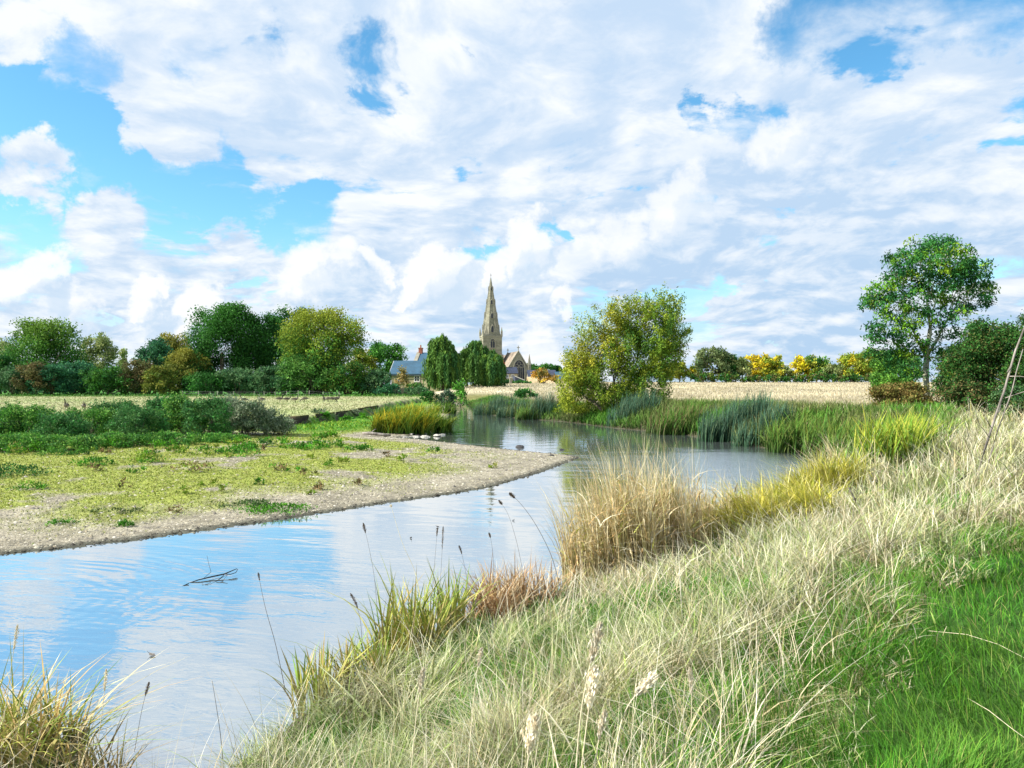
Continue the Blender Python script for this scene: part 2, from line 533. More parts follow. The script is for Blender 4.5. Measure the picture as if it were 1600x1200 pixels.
# ------------------------------------------------------------------ mesh building
def build(name, V, faces, C=None, material=None, parent=None, smooth=False):
    """V (n,3); faces: list of int arrays (k,3) or (k,4); C (n,3) colours"""
    me = bpy.data.meshes.new(name)
    V = np.asarray(V, np.float32).reshape(-1, 3)
    faces = [np.asarray(f, np.int32) for f in faces if len(f)]
    me.vertices.add(len(V))
    me.vertices.foreach_set('co', V.ravel())
    loops = np.concatenate([f.ravel() for f in faces])
    tot = np.concatenate([np.full(len(f), f.shape[1], np.int32) for f in faces])
    start = np.concatenate([[0], np.cumsum(tot)[:-1]]).astype(np.int32)
    me.loops.add(len(loops))
    me.loops.foreach_set('vertex_index', loops)
    me.polygons.add(len(tot))
    me.polygons.foreach_set('loop_start', start)
    me.polygons.foreach_set('loop_total', tot)
    if smooth:
        me.polygons.foreach_set('use_smooth', np.ones(len(tot), bool))
    if C is not None:
        a = me.attributes.new('col', 'FLOAT_COLOR', 'POINT')
        cc = np.ones((len(V), 4), np.float32)
        cc[:, :3] = np.asarray(C, np.float32).reshape(-1, 3)
        a.data.foreach_set('color', cc.ravel())
    me.update(calc_edges=True)
    if material:
        me.materials.append(material)
    o = bpy.data.objects.new(name, me)
    COL.objects.link(o)
    if parent:
        o.parent = parent
    return o


def tag(o, label=None, cat=None, group=None, kind=None):
    if label:
        o['label'] = label
    if cat:
        o['category'] = cat
    if group:
        o['group'] = group
    if kind:
        o['kind'] = kind
    return o


def empty(name, loc=(0, 0, 0), rz=0.0, label=None, cat=None, group=None):
    o = bpy.data.objects.new(name, None)
    o.empty_display_size = 0.2
    o.location = loc
    o.rotation_euler = (0, 0, rz)
    COL.objects.link(o)
    return tag(o, label, cat, group)


class PB:
    """polygons for small hard-edged parts"""
    def __init__(s):
        s.v = []
        s.f = []

    def poly(s, pts):
        i = len(s.v)
        s.v += [tuple(p) for p in pts]
        s.f.append(list(range(i, i + len(pts))))

    def box(s, x0, x1, y0, y1, z0, z1):
        i = len(s.v)
        s.v += [(x0, y0, z0), (x1, y0, z0), (x1, y1, z0), (x0, y1, z0), (x0, y0, z1), (x1, y0, z1), (x1, y1, z1), (x0, y1, z1)]
        for q in ((0, 3, 2, 1), (4, 5, 6, 7), (0, 1, 5, 4), (1, 2, 6, 5), (2, 3, 7, 6), (3, 0, 4, 7)):
            s.f.append([i + k for k in q])

    def loft(s, rings, cap=True):
        i = len(s.v)
        n = len(rings[0])
        for r_ in rings:
            s.v += [tuple(p) for p in r_]
        for a in range(len(rings) - 1):
            for k in range(n):
                s.f.append([i + a * n + k, i + a * n + (k + 1) % n, i + (a + 1) * n + (k + 1) % n, i + (a + 1) * n + k])
        if cap:
            s.f.append([i + k for k in reversed(range(n))])
            s.f.append([i + (len(rings) - 1) * n + k for k in range(n)])

    def prism(s, pts, a, b):
        """pts in (x,z), extruded from y=a to y=b"""
        s.loft([[(p[0], a, p[1]) for p in pts], [(p[0], b, p[1]) for p in pts]])

    def prismx(s, pts, a, b):
        """pts in (y,z), extruded from x=a to x=b"""
        s.loft([[(a, p[0], p[1]) for p in pts], [(b, p[0], p[1]) for p in pts]])

    def tube(s, pts, rad, n=5):
        rings = []
        for k, p in enumerate(pts):
            p = Vector(p)
            q = Vector(pts[min(k + 1, len(pts) - 1)]) - Vector(pts[max(k - 1, 0)])
            q.normalize()
            a = q.orthogonal().normalized() if abs(q.z) > 0.95 else q.cross(Vector((0, 0, 1))).normalized()
            b = q.cross(a)
            r_ = rad[k] if hasattr(rad, '__len__') else rad
            rings.append([p + a * (r_ * math.cos(2 * math.pi * t / n)) + b * (r_ * math.sin(2 * math.pi * t / n)) for t in range(n)])
        s.loft(rings)

    def build(s, name, material, parent=None, smooth=False):
        me = bpy.data.meshes.new(name)
        me.from_pydata(s.v, [], s.f)
        me.update()
        if smooth:
            me.polygons.foreach_set('use_smooth', np.ones(len(me.polygons), bool))
        me.materials.append(material)
        o = bpy.data.objects.new(name, me)
        COL.objects.link(o)
        if parent:
            o.parent = parent
        return o


# ------------------------------------------------------------------ terrain
def terrain():
    rr = [0.5]
    while rr[-1] < 4500:
        r_ = rr[-1]
        k = 0.012
        if 40 < r_ < 75:
            k = 0.0055
        if r_ > 350:
            k = 0.05
        rr.append(r_ * (1 + k))
    rr = np.array(rr)
    th = np.concatenate([np.arange(-180, -52, 4.0), np.arange(-52, 52, 0.28), np.arange(52, 180.1, 4.0)])
    th[-1] = 180.0
    T, Q = np.meshgrid(np.radians(th), rr)
    X = Q * np.sin(T)
    Y = Q * np.cos(T)
    x = X.ravel()
    y = Y.ravel()
    Z = ground(x, y)
    Z = np.where(np.hypot(x, y) > 700, Z - (np.hypot(x, y) - 700) * 0.0002, Z)
    d, ins, left = geo(x, y)
    mi = inside(x, y, MEADOW)
    md, _ = seg_dist(x, y, EDGE, closed=False)
    C = np.zeros((len(x), 3))
    n_a = fbm(x, y, 0.35, 4, 21)
    n_b = fbm(x, y, 1.3, 4, 31)
    n_c = fbm(x, y, 0.08, 4, 41)
    # gravel bar
    grav = np.array([0.25, 0.225, 0.165])
    pale = np.array([0.35, 0.315, 0.235])
    wet = np.array([0.10, 0.10, 0.075])
    moss = np.array([0.27, 0.31, 0.06])
    green = np.array([0.10, 0.25, 0.02])
    k = sstep(n_b, 0.35, 0.65)[:, None]
    g = grav * (1 - k) + pale * k
    mossk = moss_mask(x, y, d, n_a, n_b)[:, None]
    g = g * (1 - mossk) + moss * mossk
    gk = (sstep(-np.where(mi, md, -md) * -1 + 6 * (n_a - .5), -11, -5) * sstep(d, 2, 6))[:, None]
    g = g * (1 - gk) + green * gk
    wk = sstep(-d + 0.3 * (n_b - .5), -0.55, -0.15)[:, None] * np.where(mi, 0, 1)[:, None]
    g = g * (1 - wk) + wet * wk
    # meadow on the left, grazed and dry
    md1 = np.array([0.47, 0.46, 0.24])
    md2 = np.array([0.36, 0.41, 0.17])
    kk = sstep(n_c * 0.6 + n_a * 0.4, 0.38, 0.62)[:, None]
    me_ = (md1 * kk + md2 * (1 - kk)) * .86
    hed = sstep(y, 140, 152)[:, None]
    me_ = me_ * (1 - hed) + np.array([0.06, 0.20, 0.02]) * hed
    soil = np.array([0.045, 0.032, 0.03])
    s = np.where(mi, md, -md) + 1.2 * (fbm(x, y, 0.45, 3, 9) - 0.5)
    cliff = (np.exp(-((s + 0.28) / 0.32) ** 2) * np.where(x > -24, 1, 0) * sstep(y, 40, 52) * np.where(x < -8, 1, 0) * sstep(n_b, .3, .45))[:, None]
    # right bank and fields
    rb = np.array([0.15, 0.15, 0.05])
    rb2 = np.array([0.26, 0.22, 0.11])
    kb = sstep(n_a, 0.4, 0.6)[:, None]
    r_ = rb * (1 - kb) + rb2 * kb
    pin = inside(x, y, PATH)
    r_ = np.where(pin[:, None], np.array([0.035, 0.085, 0.012]), r_)
    mud = sstep(-d, -1.1, -.25)[:, None]
    r_ = r_ * (1 - mud) + np.array([.055, .052, .028]) * mud
    fld = np.array([0.57, 0.51, 0.345])
    fk = (sstep(y, 52, 66) * sstep(d, 5, 11))[:, None]
    fv = (0.86 + 0.28 * sstep(n_c, .35, .65))[:, None]
    r_ = r_ * (1 - fk) + fld * .88 * fv * fk
    C = np.where(left[:, None], np.where(mi[:, None], me_, g), r_)
    C = C * (1 - cliff * left[:, None]) + soil * cliff * left[:, None]
    C = np.where(ins[:, None], np.array([0.07, 0.07, 0.045]), C)
    nr, nt = X.shape
    I = np.arange(nr * nt).reshape(nr, nt)
    q = np.stack([I[:-1, :-1].ravel(), I[:-1, 1:].ravel(), I[1:, 1:].ravel(), I[1:, :-1].ravel()], 1)[:, ::-1]
    V = np.stack([x, y, Z], 1)
    fc = V[q].mean(1)
    f_in = inside(fc[:, 0], fc[:, 1], RIVER)
    _, _, f_l = geo(fc[:, 0], fc[:, 1])
    f_m = inside(fc[:, 0], fc[:, 1], MEADOW)
    f_far = fc[:, 1] > 60
    groups = [('riverbed', f_in, M['soil']), ('gravel_bar', ~f_in & f_l & ~f_m, M['gravel']), ('meadow', ~f_in & f_l & f_m, M['far']),
              ('riverbank', ~f_in & ~f_l & ~f_far, M['soil']), ('dry_field', ~f_in & ~f_l & f_far, M['far'])]
    for name, msk, m_ in groups:
        qq = q[msk]
        u, inv = np.unique(qq, return_inverse=True)
        o = build(name, V[u], [inv.reshape(-1, 4)], C[u], m_, smooth=True)
        tag(o, kind='structure')
    # water
    pts = [(p[0], p[1]) for p in RIVER]
    x0, x1, y0, y1 = -90, 16, -24, 150
    w = build('river', np.array([(x0, y0, 0), (x1, y0, 0), (x1, y1, 0), (x0, y1, 0)], float), [np.array([[0, 1, 2, 3]])], None, M['water'])
    tag(w, kind='structure')


def moss_mask(x, y, d, na, nb):
    band = sstep(d + 4.5 * (na - .5), 1.9, 4.6)
    tip = sstep(x + 0.06 * (y - 20), 0.5, -4.0)        # the tip of the bar stays bare
    patch = sstep(na * 0.55 + nb * 0.45, 0.33, 0.47)
    return np.clip(band * (0.25 + 0.75 * tip) * patch, 0, 1)


terrain()


def earth_bank():
    """the raw, slumped earth face where the river has cut into the meadow"""
    k = 0
    for px0, px1 in ((452, 484), (494, 524), (526, 556), (560, 592)):
        pts = []
        for px in np.linspace(px0, px1, 26):
            e = np.interp(px, [420, 470, 505, 540, 572, 592], [652, 651, 647, 643, 637, 634])
            pts.append(at(px, e, .9))
        pts = np.array(pts)
        t = np.linspace(0, 1, 26)
        end = np.clip(np.sin(t * math.pi) * 1.25 - .1 + .5 * (fbm(pts[:, 0], pts[:, 1], 1.1, 3, 77 + k) - .5), 0, 1)
        n = fbm(pts[:, 0], pts[:, 1], 1.3, 4, 7 + k)
        rows = []
        top = .95 + .05 * n
        for j, (f, out) in enumerate(((0, -.5), (.02, .10), (.3, .0), (.62, .16), (1.0, .5))):
            jit = .35 * (fbm(pts[:, 0] + j, pts[:, 1], 2.5, 3, 19 + j) - .5)
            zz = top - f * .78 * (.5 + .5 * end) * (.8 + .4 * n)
            rows.append(np.stack([pts[:, 0] - .10 * out, pts[:, 1] - (out + jit + .55) * (.4 + .6 * end), zz], 1))
        V = np.concatenate(rows)
        q = [[j * 26 + i, j * 26 + i + 1, (j + 1) * 26 + i + 1, (j + 1) * 26 + i] for j in range(4) for i in range(25)]
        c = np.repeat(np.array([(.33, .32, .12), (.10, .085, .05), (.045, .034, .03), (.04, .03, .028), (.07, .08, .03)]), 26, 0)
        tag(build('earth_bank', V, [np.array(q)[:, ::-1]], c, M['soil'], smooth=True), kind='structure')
        k += 1


earth_bank()

# ------------------------------------------------------------------ blades and leaves
def blades(P, h, w, yaw, lean, bend, S, c0, c1, jit=0.15):
    """grass-like blades; all arguments arrays of length n; returns V, quads, tris, C"""
    n = len(P)
    t = np.linspace(0, 1, S + 1)
    hx = np.cos(yaw)
    hy = np.sin(yaw)
    off = (lean[:, None] * t + bend[:, None] * t ** 2.2) * h[:, None]
    zz = h[:, None] * (t - 0.38 * np.abs(bend)[:, None] * t ** 2.4)
    wx = -hy
    wy = hx
    tw = rng.uniform(-0.9, 0.9, n)
    wx, wy = wx * np.cos(tw) + hx * np.sin(tw), wy * np.cos(tw) + hy * np.sin(tw)
    wid = w[:, None] * (1 - t ** 1.7) * 0.5
    V = np.zeros((n, 2 * S + 1, 3), np.float32)
    C = np.zeros((n, 2 * S + 1, 3), np.float32)
    cj = 1 + jit * rng.standard_normal((n, 1))
    for s in range(S + 1):
        cx = P[:, 0] + hx * off[:, s]
        cy = P[:, 1] + hy * off[:, s]
        cz = P[:, 2] + zz[:, s]
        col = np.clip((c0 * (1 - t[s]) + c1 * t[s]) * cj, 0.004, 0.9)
        if s < S:
            V[:, 2 * s, 0] = cx - wx * wid[:, s]
            V[:, 2 * s, 1] = cy - wy * wid[:, s]
            V[:, 2 * s, 2] = cz
            V[:, 2 * s + 1, 0] = cx + wx * wid[:, s]
            V[:, 2 * s + 1, 1] = cy + wy * wid[:, s]
            V[:, 2 * s + 1, 2] = cz
            C[:, 2 * s] = col
            C[:, 2 * s + 1] = col
        else:
            V[:, 2 * s, 0] = cx
            V[:, 2 * s, 1] = cy
            V[:, 2 * s, 2] = cz
            C[:, 2 * s] = col
    base = (np.arange(n) * (2 * S + 1))[:, None]
    qs = [base + np.array([2 * s, 2 * s + 1, 2 * s + 3, 2 * s + 2]) for s in range(S - 1)]
    q = np.concatenate(qs) if qs else np.zeros((0, 4), int)
    tr = base + np.array([2 * S - 2, 2 * S - 1, 2 * S])
    return V.reshape(-1, 3), q, tr, C.reshape(-1, 3)


def merge(parts):
    Vs, Qs, Ts, Cs = [], [], [], []
    o = 0
    for V, q, t, C in parts:
        Vs.append(V)
        Cs.append(C)
        if len(q):
            Qs.append(q + o)
        if len(t):
            Ts.append(t + o)
        o += len(V)
    return np.concatenate(Vs), (np.concatenate(Qs) if Qs else np.zeros((0, 4), int)), (np.concatenate(Ts) if Ts else np.zeros((0, 3), int)), np.concatenate(Cs)


def pal(n, cols, wts=None):
    cols = np.array(cols, float)
    i = rng.choice(len(cols), n, p=None if wts is None else np.array(wts) / np.sum(wts))
    return cols[i]


def leaves(P, size, C, aspect=0.5, up=0.0, down=0.0):
    """one rhombus per leaf"""
    n = len(P)
    a = rng.standard_normal((n, 3))
    a[:, 2] += up * 1.5 - down * 2.5
    a /= np.linalg.norm(a, axis=1)[:, None] + 1e-9
    b = np.cross(a, rng.standard_normal((n, 3)))
    b /= np.linalg.norm(b, axis=1)[:, None] + 1e-9
    s = size * rng.uniform(0.65, 1.35, n)
    V = np.empty((n, 4, 3), np.float32)
    V[:, 0] = P
    V[:, 1] = P + a * (s * 0.5)[:, None] + b * (s * aspect * 0.5)[:, None]
    V[:, 2] = P + a * s[:, None]
    V[:, 3] = P + a * (s * 0.5)[:, None] - b * (s * aspect * 0.5)[:, None]
    q = (np.arange(n) * 4)[:, None] + np.arange(4)
    return V.reshape(-1, 3), q, np.zeros((0, 3), int), np.repeat(C, 4, axis=0)


def sphere_pts(n):
    v = rng.standard_normal((n, 3))
    return v / np.linalg.norm(v, axis=1)[:, None]


def crown_clumps(lobes, per_m2, cr):
    """clump centres over the surface of overlapping lobes (cx,cy,cz,rx,ry,rz)"""
    out = []
    for (cx, cy, cz, rx, ry, rz) in lobes:
        area = 4 * math.pi * ((rx * ry + ry * rz + rx * rz) / 3)
        k = max(6, int(area * per_m2))
        u = sphere_pts(k)
        u[:, 2] = np.where(u[:, 2] < -0.55, -u[:, 2], u[:, 2])
        rad = rng.uniform(0.62, 1.06, k) ** 0.8
        out.append(np.stack([cx + u[:, 0] * rx * rad, cy + u[:, 1] * ry * rad, cz + u[:, 2] * rz * rad], 1))
    return np.concatenate(out)


def auto_lobes(w, h, z0, n=8, depth=None):
    """irregular lobes filling a crown w wide and h high whose underside is at z0"""
    depth = depth or w * 0.85
    L = [(0, 0, z0 + h * 0.46, w * 0.30, depth * 0.30, h * 0.34)]
    n = int(n * 1.7)
    for i in range(n):
        a = 2 * math.pi * (i * 0.618 + rng.uniform(-.1, .1))
        zz = 0.12 + 0.76 * (i + .5) / n
        e = math.sqrt(max(0.05, 1 - ((zz - 0.40) / 0.60) ** 2))
        rr = rng.uniform(0.11, 0.21)
        k = rng.uniform(.86, 1.06)
        L.append((math.cos(a) * w * (0.5 * e * k - rr * 0.7), math.sin(a) * depth * (0.5 * e * k - rr * 0.7), z0 + h * min(zz, .97 - rr * .8), w * rr, depth * rr, h * rr * rng.uniform(.8, 1.1)))
    for i in range(max(2, n // 5)):
        rr = rng.uniform(.11, .17)
        L.append((rng.uniform(-.24, .24) * w, rng.uniform(-.15, .15) * depth, z0 + h * (1 - rr * rng.uniform(.9, 1.3)), w * rr, depth * rr, h * rr))
    return L


def limb(pb, a, b, r0, r1, wob=0.08, n=6, seg=5):
    a = Vector(a)
    b = Vector(b)
    L = (b - a).length
    pts = []
    rad = []
    for k in range(seg + 1):
        t = k / seg
        p = a.lerp(b, t)
        p.z += math.sin(t * math.pi) * L * 0.06
        if 0 < k:
            p += Vector(rng.uniform(-1, 1, 3)) * wob * L * (0.6 if k < seg else .2)
        pts.append(p)
        rad.append(r0 * (1 - t) + r1 * t)
    pb.tube(pts, rad, n)
    return pts


LEAFGAIN = 1.3


def tree(name, px, Y, base_y, top_y, wpx, cols, label, cat='tree', group=None, trunk_frac=0.12, dens=1.0, lobes_n=8, wts=None, leafk=2.0, topcol=None, aspect=0.6, bark='bark', gain=None,
         flat=1.0, up=0.1, clump=0.10, airy=0.0, twig=0.0):
    """a broadleaf tree or shrub standing at distance Y; sizes are read off the photograph"""
    x = xat(px, Y)
    zb = gz(x, Y)
    ht = zat(top_y, Y) - zb
    w = wpx / F * Y
    e = empty(name, (x, Y, zb), 0, label, cat, group)
    z0 = ht * trunk_frac
    ch = ht - z0
    L = auto_lobes(w, ch, z0, lobes_n, depth=w * 0.8 * flat)
    ls = leafk * Y / 788.0 * 0.98
    cr = clump * .50 * (w + ch) * 0.5 + 0.05
    area_px = (wpx / 1.56) * ((base_y - top_y) / 1.56) * 0.8
    nleaf = int(min(30000, max(900, area_px * 5.0 * dens)))
    cl = crown_clumps(L, 1.0, cr)
    ncl = int(max(60, nleaf / 34))
    cl = cl[rng.choice(len(cl), ncl, replace=len(cl) < ncl)]
    ci = rng.integers(0, ncl, nleaf)
    P = cl[ci] + np.clip(rng.standard_normal((nleaf, 3)), -1.7, 1.7) * cr * np.array([1, 1, 0.75])
    if twig > 0:
        nt = int(nleaf * 0.16)
        k = rng.integers(0, ncl, nt)
        o = cl[k] - np.array([0, 0, z0 + ch * .4])
        o /= np.linalg.norm(o, axis=1)[:, None] + 1e-6
        o[:, 2] = np.abs(o[:, 2]) + .25
        P[:nt] = cl[k] + o * (rng.uniform(0, 1, nt) ** 1.3 * twig * ht)[:, None] + rng.standard_normal((nt, 3)) * ls * .5
    P[:, 2] = np.maximum(P[:, 2], 0.05)
    cc = pal(ncl, np.array(cols) * (gain or LEAFGAIN), wts) * (1 + 0.22 * rng.standard_normal((ncl, 1)))
    C = cc[ci] * (1 + 0.16 * rng.standard_normal((nleaf, 1)))
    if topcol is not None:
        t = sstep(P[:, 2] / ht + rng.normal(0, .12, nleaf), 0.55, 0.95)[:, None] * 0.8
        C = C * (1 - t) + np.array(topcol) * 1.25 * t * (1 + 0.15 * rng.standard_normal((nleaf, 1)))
    C = np.clip(C, 0.006, 0.8)
    V, q, t_, C4 = leaves(P, ls, C, aspect, up)
    build('crown' if cat == 'tree' else 'foliage', V, [q], C4, M['leaf'], e)
    pb = PB()
    r0 = max(0.06, w * 0.028)
    if cat == 'tree':
        limb(pb, (0, 0, -0.1), (w * rng.uniform(-.03, .03), 0, z0 + ch * .45), r0, r0 * .5, 0.03, 7)
        for k in range(6):
            l_ = L[rng.integers(1, len(L))]
            limb(pb, (0, 0, z0 * rng.uniform(.6, 1.4) + ch * .05), (l_[0] * .9, l_[1] * .9, l_[2]), r0 * .5, r0 * .12, 0.06, 5)
        pb.build('trunk', M[bark], e, True)
    else:
        for k in range(7):
            l_ = L[rng.integers(1, len(L))]
            limb(pb, (rng.uniform(-.06, .06) * w, rng.uniform(-.06, .06) * w, -0.05), (l_[0] * .9, l_[1] * .9, l_[2]), r0 * .45, r0 * .12, 0.07, 4)
        pb.build('stems', M[bark], e, True)
    return e


def willow(px, Y, base_y, top_y, wpx, label, spec, group='weeping willows by the village'):
    """weeping willow: lobes from which strands of leaves hang"""
    x = xat(px, Y)
    zb = gz(x, Y)
    ht = zat(top_y, Y) - zb
    w = wpx / F * Y
    e = empty('weeping_willow', (x, Y, zb), 0, label, 'tree', group)
    parts = []
    pb = PB()
    limb(pb, (0, 0, -.1), (0, 0, ht * .55), w * .05, w * .03, 0.02, 7)
    for (fx, fy, fz, fr, n) in spec:
        cx, cy, cz, r_ = fx * w, fy * w, fz * ht, fr * w
        limb(pb, (0, 0, ht * .3), (cx, cy, cz), w * .025, w * .008, .05, 5)
        m_ = max(6, n // 9)
        ua = sphere_pts(m_)
        ua[:, 2] = np.abs(ua[:, 2]) * .9 + .05
        ra = rng.uniform(.55, 1.12, m_)
        for c_ in range(m_):
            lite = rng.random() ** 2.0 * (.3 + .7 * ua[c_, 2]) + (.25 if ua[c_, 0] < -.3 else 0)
            full = rng.uniform(.35, 1.0)
            for s_ in range(10):
                u = ua[c_] + rng.normal(0, .10, 3)
                st = np.array([cx + u[0] * r_ * ra[c_], cy + u[1] * r_ * .9 * ra[c_], cz + u[2] * r_ * .95 * ra[c_] * rng.uniform(.9, 1.1)])
                ln = full * rng.uniform(.75, 1.05) * (st[2] - .03 * ht)
                k = int(7 + ln * 2.2)
                t = np.linspace(0, 1, k)
                out = np.array([u[0], u[1], 0]) * .16 * w * fr
                p = st + out * np.sqrt(t)[:, None] * 1.6 + np.array([0, 0, 1.0]) * (np.sin(t * 3.14) * .25 * (t < .5) - t * ln)[:, None] + rng.standard_normal((k, 3)) * .07
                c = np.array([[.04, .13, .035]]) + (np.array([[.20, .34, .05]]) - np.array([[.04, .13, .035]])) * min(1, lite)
                parts.append((p, np.repeat(c, k, 0) * (1 + .15 * rng.standard_normal((k, 1)))))
    P = np.concatenate([p for p, c in parts])
    C = np.clip(np.concatenate([c for p, c in parts]), .006, .8)
    P[:, 2] = np.maximum(P[:, 2], .1)
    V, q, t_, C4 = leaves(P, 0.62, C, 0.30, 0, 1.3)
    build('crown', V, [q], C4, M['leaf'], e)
    pb.build('trunk', M['bark'], e, True)
    return e


# ------------------------------------------------------------------ church
def arch(cx, w, z0, zs, zt, n=7):
    """outline of a pointed arch in (x,z)"""
    pts = [(cx - w / 2, z0), (cx + w / 2, z0)]
    for k in range(n + 1):
        t = k / n
        pts.append((cx + w / 2 * math.cos(t * math.pi / 2) ** 0.9 if k < n else cx, zs + (zt - zs) * math.sin(t * math.pi / 2) ** 0.85))
    for k in range(n - 1, -1, -1):
        t = k / n
        pts.append((cx - w / 2 * math.cos(t * math.pi / 2) ** 0.9, zs + (zt - zs) * math.sin(t * math.pi / 2) ** 0.85))
    return pts


def arch_window(par, cx, y, w, z0, zs, zt, lights=2, tracery=True, fw=0.22, xf=None):
    """glass, stone frame and mullions standing on the face y (towards -y)"""
    xf = xf or Matrix.Identity(4)

    def fin(pb, name, m_, p):
        pb.v = [tuple(xf @ Vector(v)) for v in pb.v]
        return pb.build(name, m_, p)
    a = PB()
    a.prism(arch(cx, w, z0, zs, zt), y - 0.05, y + 0.1)
    wn = fin(a, 'window', M['glass'], par)
    b = PB()
    inn = arch(cx, w, z0, zs, zt)
    out_ = arch(cx, w + 2 * fw, z0 - fw, zs, zt + fw * 1.5)
    n = len(inn)
    for k in range(n):
        k2 = (k + 1) % n
        b.loft([[(inn[k][0], y - .22, inn[k][1]), (inn[k2][0], y - .22, inn[k2][1]), (out_[k2][0], y - .22, out_[k2][1]), (out_[k][0], y - .22, out_[k][1])],
                [(inn[k][0], y + .05, inn[k][1]), (inn[k2][0], y + .05, inn[k2][1]), (out_[k2][0], y + .05, out_[k2][1]), (out_[k][0], y + .05, out_[k][1])]])
    fin(b, 'frame', M['stone2'], wn)
    mb = PB()
    mw = fw * 0.42
    for i in range(1, lights):
        xx = cx - w / 2 + w * i / lights
        lim = zs + (zt - zs) * 0.12
        mb.box(xx - mw / 2, xx + mw / 2, y - .17, y + .02, z0, lim)
    if tracery and lights >= 2:
        lw = w / lights
        for i in range(lights):
            xx = cx - w / 2 + lw * (i + .5)
            p = []
            for k in range(9):
                t = math.pi * k / 8
                p.append((xx + math.cos(t) * lw * .5, y - .10, zs + (zt - zs) * .10 + math.sin(t) * lw * .75))
            mb.tube(p, mw * .55, 4)
        rr = w * 0.17
        for (ox, oz) in ((0, .60),) if lights < 4 else ((-.22, .36), (.22, .36), (0, .64)):
            p = [(cx + ox * w + math.cos(t * math.pi / 5) * rr, y - .10, zs + (zt - zs) * oz + math.sin(t * math.pi / 5) * rr) for t in range(11)]
            mb.tube(p, mw * .55, 4)
    fin(mb, 'mullions', M['stone2'], wn)
    return wn


def gable_roof(name, par, x0, x1, y0, y1, ze, zr, over, thick, m_):
    """ridge along y"""
    b = PB()
    cx = (x0 + x1) / 2
    sl = (zr - ze) / ((x1 - x0) / 2)
    ex = over
    pts = [(x0 - ex, ze - ex * sl), (cx, zr), (x1 + ex, ze - ex * sl), (x1 + ex, ze - ex * sl + thick), (cx, zr + thick * 1.3), (x0 - ex, ze - ex * sl + thick)]
    b.prism(pts, y0, y1)
    return b.build(name, m_, par)


def cross(par, x, y, z, s=1.0):
    b = PB()
    b.box(x - .1 * s, x + .1 * s, y - .1 * s, y + .1 * s, z, z + 1.5 * s)
    b.box(x - .45 * s, x + .45 * s, y - .09 * s, y + .09 * s, z + .8 * s, z + 1.02 * s)
    return b.build('cross', M['stone2'], par)


def pinnacle(par, x, y, z, w, h):
    b = PB()
    b.box(x - w / 2, x + w / 2, y - w / 2, y + w / 2, z, z + h * .45)
    b.loft([[(x - w * .62, y - w * .62, z + h * .45), (x + w * .62, y - w * .62, z + h * .45), (x + w * .62, y + w * .62, z + h * .45), (x - w * .62, y + w * .62, z + h * .45)],
            [(x - w * .5, y - w * .5, z + h * .52), (x + w * .5, y - w * .5, z + h * .52), (x + w * .5, y + w * .5, z + h * .52), (x - w * .5, y + w * .5, z + h * .52)],
            [(x - .05, y - .05, z + h), (x + .05, y - .05, z + h), (x + .05, y + .05, z + h), (x - .05, y + .05, z + h)]])
    return b.build('pinnacle', M['stone2'], par)


